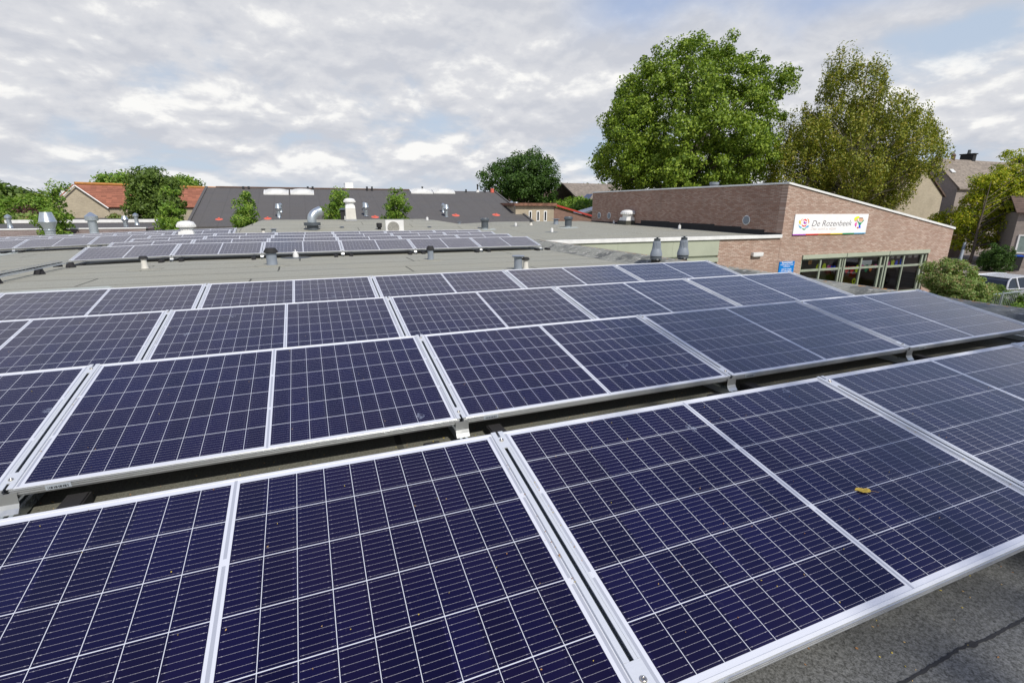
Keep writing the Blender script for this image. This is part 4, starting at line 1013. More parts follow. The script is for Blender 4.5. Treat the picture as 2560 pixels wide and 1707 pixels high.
# twin flue terminals behind the fourth row
for (x, y, tp, lab) in ((360, 905, 640, 'ribbed dark grey flue terminal, left of the two behind the fourth row'), (605, 895, 632, 'ribbed dark grey flue terminal, right of the two behind the fourth row')):
    u, v = z4(x, y); b = on_z(u, v); zt = height_at(b, z4(0, tp)[1]); r_ = size_at(b+Vector((0, 0, .5)), 30)/2
    zs = lambda t_: zt*t_
    o = empty('flue_terminal', b, lab, 'flue', 'twin flue terminals')
    # heights measured on the photo: collar 845, skirt 735-805, ribs 665-735, cap 645
    H = lambda yy: height_at(b, z4(0, yy+(5 if x < 500 else -5))[1])
    MB().lathe([(r_*.80, 0), (r_*.78, H(828))]).build('pipe', M_black, o)
    k = MB()
    k.lathe([(r_*.82, H(835)), (r_*1.0, H(826)), (r_*.98, H(808)), (r_*.7, H(800))], n=24)
    for i in range(12):
        a = 6.283*i/12; c_, s_ = math.cos(a), math.sin(a); k.add([(c_*r_*.8, s_*r_*.8, H(806)), (c_*r_*1.05, s_*r_*1.05, H(834)), (math.cos(a+.35)*r_*1.05, math.sin(a+.35)*r_*1.05, H(834)), (math.cos(a+.35)*r_*.8, math.sin(a+.35)*r_*.8, H(806))], [(0, 1, 2, 3)])
    k.build('finned_collar', M_dgrey, o)
    MB().lathe([(r_*.95, H(805)), (r_*1.04, H(802)), (r_*1.0, H(780)), (r_*.80, H(745)), (r_*.74, H(736))], n=28).build('skirt', M_greyp, o)
    k = MB(); n = 36; vs = []; fs_ = []
    pr_ = [(.735, H(736)), (.70, H(715)), (.66, H(685)), (.60, H(668)), (.50, H(664))]
    for rr_, zz_ in pr_:
        for j in range(n): q = rr_*r_*(1.04 if j % 2 else .94); vs.append((q*math.cos(6.283*j/n), q*math.sin(6.283*j/n), zz_))
    for i in range(len(pr_)-1):
        for j in range(n): fs_.append((i*n+j, i*n+(j+1) % n, (i+1)*n+(j+1) % n, (i+1)*n+j))
    k.add(vs, fs_); k.build('ribbed_sleeve', M_greyp, o)
    MB().lathe([(r_*.48, H(668)), (r_*.55, H(662)), (r_*.55, H(645)), (r_*.2, H(641)), (r_*.1, H(637)), (r_*.55, H(633)), (r_*.5, H(632))], n=20).build('cap', M_dgrey, o)
# duct on hall roof
b = Vector((on_y(*z4(900, 185), 19.5).x, 19.5, HZ0-.05)); b.x = 19.3; b = on_x(*z4(900, 170), 19.6); zt = height_at(b, z4(0, 132)[1]); b.z = hz(19.6)+.02; r_ = size_at(b, 22)/2
o = vent('roof_vent', b, 'grey duct with lid standing on the raised hall roof by the big tree'); MB().lathe([(r_*.92, 0), (r_*.92, (zt-b.z)*.75)]).build('pipe', M_greyp, o); MB().lathe([(r_*1.1, (zt-b.z)*.7), (r_*1.12, (zt-b.z)*.96), (r_, (zt-b.z))]).build('lid', M_greyp, o)

# cable tray with black cone feet running from the fifth row
tb = empty('cable_tray', (-4.6, 12.75, 0), 'wire mesh cable tray on black cone feet running off to the left', 'cable tray')
tb.rotation_euler = (0, 0, 0)
pa = on_z(*(1085/7.35, 600+430/7.35), .10); pb_ = on_z(*(0, 600+650/7.35), .10); pc = pb_+(pb_-pa)*.6
k = MB(); dirv = (pc-pa).normalized(); sd = Vector((-dirv.y, dirv.x, 0))
for s_, z_ in ((0, 0), (.07, 0), (.14, 0), (0, .05), (.14, .05)): k.tube([pa+sd*s_+Vector((0, 0, z_)), pc+sd*s_+Vector((0, 0, z_))], .003, 4)
nn = int((pc-pa).length/.1)
for i in range(nn+1):
    q = pa+dirv*(i*.1); k.tube([q+Vector((0, 0, .05)), q, q+sd*.14, q+sd*.14+Vector((0, 0, .05))], .0025, 4)
o = part('wire_tray', k, M_steel, tb)
k = MB(); rg = random.Random(4)
for i in range(4): 
    pts = [pa+dirv*(j*.25)+sd*(.02+.012*i)+Vector((0, rg.uniform(-.01, .01), .012+.008*(i % 2)+rg.uniform(0, .01))) for j in range(int((pc-pa).length/.25)+1)]
    k.tube(pts, .006, 5)
part('cable_bundle', k, M_rubber, tb)
for q in ((1305/7.35, 600+505/7.35), (730/7.35, 600+630/7.35), (-10, 600+805/7.35)):
    b = on_z(*q); k = MB(); k.lathe([(.085, .002), (.08, .015), (.055, .09), (.05, .10), (.03, .10)], (b.x, b.y, 0), 14); part('cone_foot', k, M_rubber, tb)

# ------------------------------------------------------------------ vegetation
def leaf_mesh(name, pts, size, mat, droop=.0, aspect=.62, out=None):
    n = len(pts); rg = RNG
    nn = rg.normal(size=(n, 3))*.75
    if out is not None: nn += out
    nn[:, 2] += .45; nn /= np.linalg.norm(nn, axis=1)[:, None]
    a = rg.normal(size=(n, 3)); a[:, 2] -= droop; a -= nn*(a*nn).sum(1)[:, None]; a /= np.linalg.norm(a, axis=1)[:, None]
    b = np.cross(nn, a)
    s = size*rg.uniform(.6, 1.3, size=(n, 1)); cc = np.cross(a, b)*s*.12
    co = np.stack([pts-a*s*.5, pts+b*s*aspect*.5+cc, pts+a*s*.5, pts-b*s*aspect*.5+cc], 1).reshape(-1, 3)
    me = bpy.data.meshes.new(name); me.vertices.add(4*n); me.vertices.foreach_set('co', co.astype(np.float32).ravel())
    me.loops.add(4*n); me.loops.foreach_set('vertex_index', np.arange(4*n, dtype=np.int32))
    me.polygons.add(n); me.polygons.foreach_set('loop_start', np.arange(0, 4*n, 4, dtype=np.int32)); me.polygons.foreach_set('loop_total', np.full(n, 4, dtype=np.int32))
    me.materials.append(mat); me.update(calc_edges=True); me.validate()
    return me
def clumps(blobs, n, shell=.75):
    """centres inside a union of ellipsoids, most of them near its surface; blobs: (cx,cy,cz,rx,ry,rz)"""
    B = np.array(blobs, float); vol = B[:, 3]*B[:, 4]*B[:, 5]; out = []
    while len(out) < n:
        i = RNG.choice(len(B), p=vol/vol.sum()); d = RNG.normal(size=3); d /= np.linalg.norm(d)
        r_ = RNG.uniform(0, 1)**(1/3) if RNG.random() > shell else RNG.uniform(.78, 1.03)
        p = B[i, :3]+d*B[i, 3:]*r_
        q = (((p-B[:, :3])/B[:, 3:])**2).sum(1); q[i] = 9
        if q.min() < .55 and RNG.random() < .85: continue
        out.append(p)
    return np.array(out)
def tree(name, label, base, blobs, leafmat, n_cl, n_lf, size, rc, barkmat, trunk_r=.25, group=None, cat='tree', stretch=(1, 1, .8), droop=0., limbs=14, keep=1., zclip=None, lean=1., lobes=None):
    base = Vector(base); o = empty(name, base, label, cat, group)
    bw = np.array(base)
    if lobes:
        sh = .34*lobes[1]; blobs = [(a, b, c, max(d-sh, d*.4), max(e-sh, e*.4), max(f-sh*.8, f*.5)) for a, b, c, d, e, f in blobs]
        lc = clumps(blobs, lobes[0], .92); rl = lobes[1]*RNG.uniform(.65, 1.35, size=lobes[0])
        lb = [(c[0], c[1], c[2], r*1.1, r*1.1, r*(.8 if droop < .3 else 1.25)) for c, r in zip(lc, rl)]
        n_in = int(n_cl*.24); cl = np.concatenate([clumps(lb, n_cl-n_in, .8), clumps(blobs, n_in, .35)])
    else: cl = clumps(blobs, n_cl)
    rcs = rc*RNG.uniform(.55, 1.35, size=(n_cl, 1, 1))
    pts = RNG.normal(size=(n_cl, n_lf, 3)); pts /= np.linalg.norm(pts, axis=2)[:, :, None]; pts *= RNG.uniform(.2, 1., size=(n_cl, n_lf, 1))**.5
    pts = cl[:, None, :]+pts*rcs*np.array(stretch)
    if droop > .3: pts[:, :, 2] -= RNG.uniform(0, rc*1.5, size=(n_cl, n_lf))*droop
    out = (pts-cl[:, None, :])/rcs; cen = np.array(blobs, float)[:, :3].mean(0); o2 = cl-cen; o2 /= np.linalg.norm(o2, axis=1)[:, None]+1e-6
    out = (out*.7+o2[:, None, :]*.6).reshape(-1, 3); pts = pts.reshape(-1, 3)
    me = leaf_mesh('crown', pts-bw, size, leafmat, droop, out=out)
    c_ = bpy.data.objects.new('crown', me); C.objects.link(c_); c_.parent = o
    B = np.array(blobs, float); top = B[:, 2].max(); cx, cy = np.average(B[:, 0]), np.average(B[:, 1])
    k = MB(); hh = top-base.z; rg = random.Random(len(label))
    spine = [Vector((0, 0, 0))]; 
    for i in range(1, 7):
        t = i/6; spine.append(Vector(((cx-base.x)*t*lean+rg.uniform(-.03, .03)*hh*.3, (cy-base.y)*t*lean+rg.uniform(-.03, .03)*hh*.3, hh*t)))
    k.tube(spine, [trunk_r*(1-.82*i/6) for i in range(7)], 10)
    idx = RNG.choice(n_cl, min(limbs, n_cl), replace=False)
    for i in idx:
        e = Vector(cl[i]-bw); t = min(.85, max(.22, (e.z/hh)*.62)); j = t*6; a = spine[int(j)].lerp(spine[min(6, int(j)+1)], j-int(j))
        m1 = a.lerp(e, .45)+Vector((rg.uniform(-.1, .1), rg.uniform(-.1, .1), .06))*hh*.4
        r0 = trunk_r*(1-.82*t)*.5; k.tube([a, m1, e], [r0, r0*.6, r0*.18], 6)
    k.build('trunk', barkmat, o)
    return o
M_bark = plain('grey_brown_bark', (.10, .08, .06), .9, var=.3, scale=8)
M_birchbark = plain('pale_birch_bark', (.42, .38, .32), .8, var=.4, scale=9)
L_plane = mat_leaf('bright_green_leaves', [(.062, .115, .010), (.13, .21, .016), (.22, .31, .026), (.31, .39, .05)], .24)
L_birch = mat_leaf('olive_birch_leaves', [(.10, .125, .014), (.175, .205, .022), (.29, .315, .04), (.42, .33, .055)], .28)
L_dark = mat_leaf('dark_green_leaves', [(.035, .075, .014), (.06, .125, .02), (.10, .18, .03)])
L_yel = mat_leaf('yellow_green_leaves', [(.15, .21, .015), (.26, .33, .018), (.44, .46, .025), (.60, .48, .045)], .35)
L_mid = mat_leaf('mid_green_leaves', [(.07, .115, .022), (.12, .19, .034), (.19, .27, .05)])
L_fresh = mat_leaf('fresh_green_leaves', [(0.078, 0.155, 0.019), (0.139, 0.256, 0.028), (0.217, 0.341, 0.046), (0.31, 0.372, 0.078)])
L_red = mat_leaf('dark_red_leaves', [(0.062, 0.028, 0.028), (0.109, 0.043, 0.043)])
L_budd = mat_leaf('brownish_shrub_leaves', [(.12, .19, .04), (.20, .30, .07), (.30, .38, .13), (.36, .24, .12)])

def blob_px(y, u0, u1, v0, v1, ry=None):
    a, b_ = on_y(u0, (v0+v1)/2, y), on_y(u1, (v0+v1)/2, y); t, d = on_y((u0+u1)/2, v0, y), on_y((u0+u1)/2, v1, y)
    rx = (b_.x-a.x)/2; rz = (t.z-d.z)/2
    return ((a.x+b_.x)/2, y, (t.z+d.z)/2, rx, ry or rx*.9, rz)
def blob_d(D, u0, u1, v0, v1):
    c = EYE+ray((u0+u1)/2, (v0+v1)/2)*D; rr = ray((u0+u1)/2, (v0+v1)/2); cs = 1/math.sqrt(1+((u0+u1)/2-CX)**2/FPX**2)
    w_ = (u1-u0)/2*D/FPX*cs
    return (c.x, c.y, c.z, w_, w_, (v1-v0)/2*D/FPX)
# big plane tree
Y = 45.5
bl = [blob_d(Y, 1515, 1900, 330, 510), blob_d(Y, 1640, 1860, 96, 260), blob_d(Y, 1500, 1945, 160, 470), blob_d(Y, 1560, 1900, 105, 330), blob_d(Y, 1475, 1700, 260, 480), blob_d(Y-1.5, 1600, 1850, 220, 460), blob_d(Y, 1790, 1955, 210, 400), blob_d(Y, 1715, 1835, 92, 200), blob_d(Y, 1460, 1560, 340, 440), blob_d(Y, 1560, 1680, 130, 240)]
tree('plane_tree', 'huge bright green tree with round crown rising behind the brick hall', ((EYE+ray(1745,400)*Y).x, (EYE+ray(1745,400)*Y).y, GZ), bl, L_plane, 1250, 100, .24, .72, M_bark, .45, limbs=45, lobes=(105, 1.45))
# birch
Y = 44.5
bl = [blob_d(Y, 2000, 2245, 150, 380), blob_d(Y, 1940, 2300, 250, 490), blob_d(Y, 1865, 2120, 330, 530), blob_d(Y, 2080, 2345, 280, 530), blob_d(Y, 2120, 2230, 118, 220), blob_d(Y, 2030, 2150, 130, 260), blob_d(Y, 2200, 2300, 440, 560)]
tree('birch_tree', 'drooping olive-green birch with pale branches behind the brick hall, right', ((EYE+ray(2150,400)*Y).x, (EYE+ray(2150,400)*Y).y, GZ), bl, L_birch, 1080, 95, .19, .66, M_birchbark, .28, stretch=(.7, .7, .9), droop=.9, limbs=150, lobes=(75, 1.35))
# street tree
Y = 41.
bl = [blob_d(Y, 2395, 2600, 430, 600), blob_d(Y, 2450, 2680, 395, 520), blob_d(Y, 2350, 2520, 490, 615), blob_d(Y, 2500, 2720, 480, 620), blob_d(Y, 2375, 2480, 560, 630)]
tree('street_tree', 'yellow-green street tree with slim trunk on the pavement at the right', on_z(*z5(1790, 1070), GZ+.11), bl, L_yel, 620, 110, .17, .6, M_bark, .12, limbs=30, lean=.12, lobes=(45, 1.2))
# dark round tree in the middle
Y = 62
bl = [blob_px(Y, 1232, 1385, 400, 515), blob_px(Y, 1262, 1350, 388, 450), blob_px(Y, 1228, 1300, 425, 500), blob_px(Y, 1320, 1388, 420, 500)]
tree('oak_tree', 'dark green round tree behind the right end of the dark roof', (26.5, Y, GZ), bl, L_dark, 330, 90, .27, .8, M_bark, .4, lobes=(30, 1.7))
# left trees
Y = 49
bl = [blob_px(Y, 325, 450, 442, 560), blob_px(Y, 355, 420, 432, 490), blob_px(Y, 315, 380, 492, 548), blob_px(Y, 395, 452, 475, 545)]
tree('maple_tree', 'large green tree in front of the orange-roofed house', (on_y(390, 500, Y).x, Y, GZ), bl, L_mid, 230, 80, .21, .55, M_bark, .30, lobes=(26, 1.1))
Y = 85
bl = [blob_px(Y, 240, 335, 438, 480), blob_px(Y, 420, 500, 445, 490)]
tree('distant_tree', 'light green tree behind the orange roof, left of the chimney pots', (on_y(290, 480, Y).x, Y, GZ), bl[:1], L_fresh, 75, 50, .38, 1.0, M_bark, .4, 'distant trees')
tree('distant_tree', 'light green tree behind the orange roof next to the dark roof', (on_y(460, 480, Y).x, Y, GZ), bl[1:], L_fresh, 60, 50, .38, 1.0, M_bark, .4, 'distant trees')
# slender young trees in the court
for (y, u0, u1, v0, v1, lab, mt_) in ((32.5, 112, 168, 452, 590, 'slender light green tree rising between the cowl and the orange house', L_fresh), (32.8, 390, 464, 478, 580, 'bushy bright green young tree left of the dark roof', L_fresh),
        (33.4, 586, 642, 481, 565, 'small sparse green tree, leftmost before the dark roof', L_fresh), (33.4, 812, 872, 453, 552, 'slim green tree beside the cream chimney', L_fresh), (33.4, 952, 1038, 460, 550, 'cone-shaped green tree, rightmost before the dark roof', L_fresh)):
    cu = (u0+u1)/2; w_ = (u1-u0)*.82; u0, u1 = cu-w_/2, cu+w_/2; h = v1-v0
    bl = [blob_px(y, u0+w_*.05, u1-w_*.05, v0+h*.50, v1+8, 1.), blob_px(y, cu-w_*.33, cu+w_*.30, v0+h*.22, v0+h*.62, .8), blob_px(y, cu-w_*.16, cu+w_*.16, v0, v0+h*.34, .5)]
    tree('young_tree', lab, (on_y(cu, v1, y).x, y, GZ), bl, mt_, 80, 50, .13, .28, M_bark, .06, 'young trees in the court', limbs=26, lobes=(20, .36))
# shrubs and trees at the far left
for (y, u0, u1, v0, v1, lab, mt_, nm) in ((52, -20, 50, 488, 560, 'light green tree at the far left edge behind the annex', L_fresh, 'garden_tree'), (50, 40, 130, 520, 570, 'dark red-leaved shrub behind the white fascia, left', L_red, 'garden_shrub'),
        (51, 60, 118, 490, 535, 'olive green tree above the red shrub, far left', L_fresh, 'garden_tree'), (47, 25, 110, 535, 570, 'grey-green bush right behind the white fascia', L_budd, 'garden_shrub'), (50, 265, 318, 543, 568, 'small leafy shrub before the orange house wall', L_budd, 'garden_shrub'), (60, 95, 150, 505, 545, 'mid green tree between the annex and the orange house', L_mid, 'garden_tree'), (49, -10, 25, 520, 572, 'bright green bush at the very left edge', L_fresh, 'garden_shrub')):
    tree(nm, lab, (on_y((u0+u1)/2, v1, y).x, y, GZ), [blob_px(y, u0+6, u1-6, v0+(16 if v1-v0 > 30 else 0), v1), blob_px(y, u0+12, (u0+u1)/2+4, v0+(12 if v1-v0 > 30 else -4), v1-8)], mt_, 75 if v1-v0 > 30 else 40, 60, .20, .8 if v1-v0 > 30 else .32, M_bark, .15, 'gardens beyond the annex', limbs=8)
# shrubs right of the hall (courtyard)
def shrub(lab, y, u0, u1, v0, v1, mt_, ncl=130, nlf=150, size=.07, rc=.30, grp='shrubs beside the school'):
    b = blob_d(y, u0, u1, v0, v1+30)
    tree('shrub', lab, (b[0], b[1], GZ), [b, blob_d(y, u0+(u1-u0)*.2, u1-(u1-u0)*.25, v0-8, v1)], mt_, ncl, nlf, size, rc*.7, M_bark, .06, grp, 'shrub', limbs=10, lobes=(16, .55))
shrub('brown-tinged butterfly bush below the corner of the brick hall', 18.2, 2310, 2445, 668, 745, L_budd, 210, 190)
shrub('green shrub behind the railing, right of the butterfly bush', 19.9, 2435, 2520, 712, 780, L_mid, 120, 150)
shrub('low bright green bush right behind the railing', 19.5, 2400, 2600, 752, 810, L_fresh, 150, 150, .06)
for (cx_, cy_, hh2) in ((24.3, 12.2, .55), (26.6, 12.6, .6), (28.6, 12.4, .62)):
    tree('shrub', {24.3: 'low green shrub before the middle classroom window', 26.6: 'low green shrub before the joint of middle and right windows', 28.6: 'low green shrub before the right classroom window'}[cx_], (cx_, cy_, GZ), [(cx_, cy_, GZ+hh2*.6, 1.25, 1.2, hh2*.7)], L_fresh, 60, 120, .08, .28, M_bark, .05, 'shrubs beside the school', 'shrub', limbs=8)
shrub('clipped dark green hedge bush beside the wheelie bin', 35.5, 2453, 2525, 620, 676, L_dark, 170, 120, .08, .33)
for (u0, u1, v0, v1, y, lab) in ((1395, 1480, 500, 530, 58, 'light green shrubs behind the red-trimmed roof, left'), (1440, 1490, 508, 545, 52, 'light green bush behind the red-trimmed roof, right')):
    tree('garden_shrub', lab, (on_y((u0+u1)/2, v1, y).x, y, GZ), [blob_px(y, u0, u1, v0, v1)], L_fresh, 90, 36, .34, .8, M_bark, .12, 'shrubs behind the red-trimmed building', limbs=6)
Y = 120
tree('tree_line', 'low distant olive treetops over the brown-roofed house', (on_y(1430, 480, Y).x, Y, GZ), [blob_px(Y, 1388, 1425, 472, 492), blob_px(Y, 1425, 1475, 473, 492), blob_px(Y, 1480, 1530, 470, 495)], L_mid, 130, 40, .8, 1.8, M_bark, .4)
Y = 110
tree('tree_line', 'low distant trees on the horizon at the far left', (on_y(30, 520, Y).x, Y, GZ), [blob_px(Y, -60, 40, 475, 530), blob_px(Y, 70, 160, 505, 540), blob_px(Y, 0, 100, 490, 540)], L_mid, 260, 40, .9, 2.2, M_bark, .4)
# tree behind the photographer that throws the dappled shade on the right of the first rows
tree('plane_tree', 'leafy tree behind the viewpoint shading the right panels', (6.9, -13.6, GZ), [(6.5, -13.4, 15.0, 3.2, 2.9, 2.4), (8.6, -13.6, 14.4, 3.0, 2.7, 2.1), (5.9, -13.9, 14.0, 2.0, 2.0, 1.7)], L_plane, 190, 42, .20, .8, M_bark, .3, limbs=24)

# ------------------------------------------------------------------ houses around
def gable_house(name, label, x0, x1, ye0, ye1, ze, zr, walls, roofmat, cat='house', over=.25, group=None, ridge='x'):
    """ridge along x; gables at x0 and x1; eaves at ye0 (near) and ye1"""
    o = empty(name, (x0, ye0, GZ), label, cat, group); ym = (ye0+ye1)/2
    k = MB()
    k.add([(x0, ye0, GZ), (x0, ye1, GZ), (x0, ye1, ze), (x0, ym, zr), (x0, ye0, ze)], [(0, 1, 2, 3, 4)][::-1], 0)
    part('gable_wall', k, walls[0], o); k = MB()
    k.add([(x1, ye0, GZ), (x1, ye1, GZ), (x1, ye1, ze), (x1, ym, zr), (x1, ye0, ze)], [(4, 3, 2, 1, 0)], 0)
    part('gable_wall', k, walls[0], o)
    k = MB(); k.add([(x0, ye0, GZ), (x1, ye0, GZ), (x1, ye0, ze), (x0, ye0, ze)], [(0, 1, 2, 3)]); part('front_wall', k, walls[1], o); k = MB(); k.add([(x0, ye1, GZ), (x1, ye1, GZ), (x1, ye1, ze), (x0, ye1, ze)], [(3, 2, 1, 0)])
    part('back_wall', k, walls[1], o)
    s_ = (zr-ze)/(ym-ye0); k = MB(); t_ = .12
    for (ya, za, yb, zb_) in ((ye0-over, ze-over*s_, ym, zr), (ym, zr, ye1+over, ze-over*s_)):
        k.prism([(ya, za+.02), (yb, zb_+.02), (yb, zb_+.02+t_), (ya, za+.02+t_)], x0-.08, x1+.08, 'x')
    part('roof', k, roofmat, o)
    return o, ym
# orange-roofed house at the left
Yh = 52.
ap = on_y(*z1(695, 308), Yh); el = on_y(*z1(540, 480), Yh); er = on_y(*z1(990, 508), Yh)
# gable faces the camera here: build with the ridge running away to the right
o = empty('orange_roofed_house', (ap.x, Yh, GZ), 'beige brick house with orange tiled roof behind the left trees', 'house')
rdir = (on_y(*z1(2000, 368), Yh+12)-ap); far_ap = Vector((ap.x+17, Yh+13, ap.z))
def shift(p, t): return Vector((p.x+(far_ap.x-ap.x)*t, p.y+(far_ap.y-ap.y)*t, p.z))
ey = er.z; elp = Vector((2*ap.x-er.x, Yh, ey)); 
# near gable corner points; eave points lie across the ridge direction
k = MB(); k.add([(elp.x, Yh, GZ), (er.x, Yh, GZ), tuple(er), tuple(ap), (elp.x, Yh, ey)], [(0, 1, 2, 3, 4)]); part('gable_wall', k, M_beigex, o)
k = MB(); e2 = shift(er, 1); k.add([(er.x, Yh, GZ), (e2.x, e2.y, GZ), tuple(e2), tuple(er)], [(0, 1, 2, 3)]); part('side_wall', k, M_beigex, o)
def slab(p, t=.14, off=.02):
    n = (Vector(p[1])-Vector(p[0])).cross(Vector(p[3])-Vector(p[0])).normalized()
    if n.z < 0: n = -n
    a = [Vector(q)+n*off for q in p]; b = [Vector(q)+n*(off+t) for q in p]
    return MB().add(a+b, [(3, 2, 1, 0), (4, 5, 6, 7), (0, 1, 5, 4), (1, 2, 6, 5), (2, 3, 7, 6), (3, 0, 4, 7)])
sr = (er-ap)*1.05; sr2 = (elp-ap)*1.05
for s_ in (sr, sr2):
    a0 = Vector(ap)-(far_ap-ap).normalized()*.15; part('roof_slope', slab([a0, a0+s_, far_ap+s_, far_ap]), M_orange, o)
k = MB(); k.tube([ap+Vector((0, -.1, .16)), far_ap+Vector((0, 0, .16))], .12, 8); part('ridge_tiles', k, plain('ochre_ridge', (.45, .20, .05), .8), o)
k = MB()
for s_ in (sr, sr2): k.tube([ap+Vector((0, -.2, 0)), ap+s_+Vector((0, -.2, 0))], .05, 6)
part('bargeboard', k, M_white, o)
for q in ((945, 985), (985, 985)):
    b = ap.lerp(far_ap, (q[0]-695)/1900*1.05+.05)+sr*.10; kk = MB(); kk.tube([b+Vector((0, 0, .0)), b+Vector((0, 0, .75))], .12, 8); part('flue', kk, M_black, o)
# second orange roof beyond
h2, ym = gable_house('orange_roofed_house', 'small orange-tiled roof peeping out left of the dark roof', on_y(*z1(1755, 400), 80).x, on_y(*z1(1755, 400), 80).x+14, 76, 84, on_y(*z1(1755, 400), 80).z-1.6, on_y(*z1(1790, 378), 80).z, (M_beige, M_beigex), M_orange)
# right hand houses
A = on_y(*z5(1365, 175), 31.); E1 = on_y(*z5(1555, 460), 31.)
o = empty('beige_house', (A.x, 31., GZ), 'beige brick gable house partly behind the birch', 'house', 'houses at the right'); LXE = 2*A.x-E1.x
k = MB(); k.prism([(LXE, GZ), (E1.x, GZ), (E1.x, E1.z), (A.x, A.z), (LXE, E1.z)], 31., 41., 'y'); part('wall', k, M_beigex, o)
for sx_ in (-1, 1):
    ex = A.x+(E1.x-A.x)*sx_*1.06; ez = A.z+(E1.z-A.z)*1.06
    k = MB(); k.prism([(A.x, A.z+.02), (ex, ez+.02), (ex, ez+.18), (A.x, A.z+.18)], 30.85, 41.2, 'y'); part('roof_slope', k, M_redt, o)
A = on_x(*z5(1465, 138), 60); E2 = on_x(*z5(1690, 385), 60)
hh_, ym = gable_house('grey_brick_house', 'grey-brown brick house with tiled roof and dark chimneys at the right', 60, 105, E2.y, 2*A.y-E2.y, E2.z, A.z, (M_greyb, M_greybx), M_brownt, group='houses at the right')
for (x, lab) in ((1790, 0), (2250, 0)):
    p = on_y(*z5(x, 130), A.y+.4); s_ = size_at(p, 9 if x < 2000 else 10); k = MB(); k.box(p.x-s_, p.x+s_, A.y-.1, A.y+1.1, A.z-.2, A.z+.75); k.box(p.x-s_*1.15, p.x+s_*1.15, A.y-.2, A.y+1.2, A.z+.751, A.z+.85)
    ch_ = part('chimney', k, M_black, hh_); k = MB(); k.lathe([(.16, 0), (.14, .4)], (p.x, A.y+.5, A.z+.85), 10); k.build('chimney_pot', M_dgrey, ch_).matrix_parent_inverse = Matrix.Identity(4)
for (x, y) in ((1648, 128), (2183, 140)):
    p = on_y(*z5(x, y), A.y); k = MB(); k.lathe([(.2, 0), (.2, .5), (.25, .52), (.1, .75)], (p.x, A.y, A.z-.05), 8); part('ridge_vent', k, M_redt, hh_)
s0 = on_y(*z5(1640, 250), E2.y+1.2); s1 = on_y(*z5(1740, 290), E2.y+1.2); sn = (A.z-E2.z)/(A.y-E2.y)
def on_slope(u, v, y0, z0, s):
    d = ray(u, v); t = (z0-CZ-s*y0)/(d.z-s*d.y); return EYE+d*t
q = [on_slope(*z5(a, b_), E2.y, E2.z+.15, sn) for a, b_ in ((1635, 262), (1668, 262), (1640, 232), (1608, 232))]
part('roof_window', slab(q, .1, .02), M_sky, hh_)
# near right house with window
cp = on_z(*z5(2110, 1100), GZ+.11); wdir = Vector((math.cos(R(-54)), math.sin(R(-54)), 0)); ndir = Vector((-wdir.y, wdir.x, 0))
h3 = empty('corner_house', (cp.x, cp.y, GZ), 'brown brick house with white-framed window at the right edge', 'house', 'houses at the right', rz=R(-54))
k = MB(); k.box(0, 18, 0, 4.5, 0, 4.2); k.build('wall', M_greybx, h3)
k = MB(); k.prism([(-.25, 4.12), (2.25, 5.3), (4.75, 4.12), (4.75, 4.22), (2.25, 5.42), (-.25, 4.22)], -.2, 18.2, 'x'); k.build('roof', M_redt, h3)
def on_wall(u, v):
    d = ray(u, v); q = EYE+d*((Vector((cp.x, cp.y, 0))-Vector((0, 0, 0))).dot(ndir)/d.dot(ndir)); q2 = q-Vector((cp.x, cp.y, GZ)); return Vector((q2.dot(wdir), 0, q2.z))
wa, wb = on_wall(*z5(2190, 975)), on_wall(*z5(2215, 808))
k = MB(); x0_ = wa.x; x1_ = x0_+2.0; k.box(x0_, x1_, -.06, -.004, wa.z, wa.z+.1); k.box(x0_, x1_, -.06, -.004, wb.z-.1, wb.z); k.box(x0_, x0_+.1, -.06, -.004, wa.z+.1, wb.z-.1); k.box(x1_-.1, x1_, -.06, -.004, wa.z+.1, wb.z-.1)
wn = k.build('window', M_white, h3)
k = MB(); k.box(x0_+.1, x1_-.1, -.035, -.01, wa.z+.1, wb.z-.1); k.build('pane', plain('window_with_blind', (.22, .28, .26), .15), wn)
# garage walls between the houses
gw = empty('garden_wall', (50, 30, GZ), 'low brick garden wall with orange timber band behind the street tree', 'wall')
ga, gb = on_z(*z5(1600, 968), GZ+.11), on_z(*z5(1905, 960), GZ+.11); yy = 27.5
k = MB(); k.box(on_y(*z5(1610, 950), yy).x, 56, yy, yy+.25, GZ+.1, -1.9); part('wall_body', k, mat_brick('red_brown_brick', 'x', (.26, .15, .12), (.32, .2, .16), (.3, .27, .24)), gw)
k = MB(); k.box(on_y(*z5(1650, 870), yy).x, 56, yy-.02, yy+.27, -1.895, -1.2); part('timber_band', k, plain('orange_timber', (.40, .13, .04), .7), gw)
# wheelie bin
b = on_z(*z5(2180, 1135), GZ+.11); o = empty('wheelie_bin', b, 'black wheelie bin with blue lid and number beside the hedge bush', 'bin', rz=R(38))
hb = height_at(b, z5(0, 1000)[1])-b.z; hb = min(1.25, hb)
k = MB(); a, c_ = .24, .30
k.add([(-a, -a, .06), (a, -a, .06), (a, a, .06), (-a, a, .06), (-c_, -c_, hb), (c_, -c_, hb), (c_, c_, hb), (-c_, c_, hb)], [(3, 2, 1, 0), (4, 5, 6, 7), (0, 1, 5, 4), (1, 2, 6, 5), (2, 3, 7, 6), (3, 0, 4, 7)]); k.build('body', M_black, o)
k = MB(); k.box(-.33, .33, -.34, .35, hb+.001, hb+.05); k.box(-.28, .28, -.30, .31, hb+.0501, hb+.08); k.build('lid', flat('blue_lid', (.01, .08, .45), .4), o)
for sx_ in (-.24, .24): 
    k = MB(); k.lathe([(.09, -.025), (.10, -.02), (.10, .02), (.09, .025)], n=14); w_ = k.build('wheel', M_rubber, o, (sx_, .24, .10)); w_.rotation_euler = (0, R(90), 0)
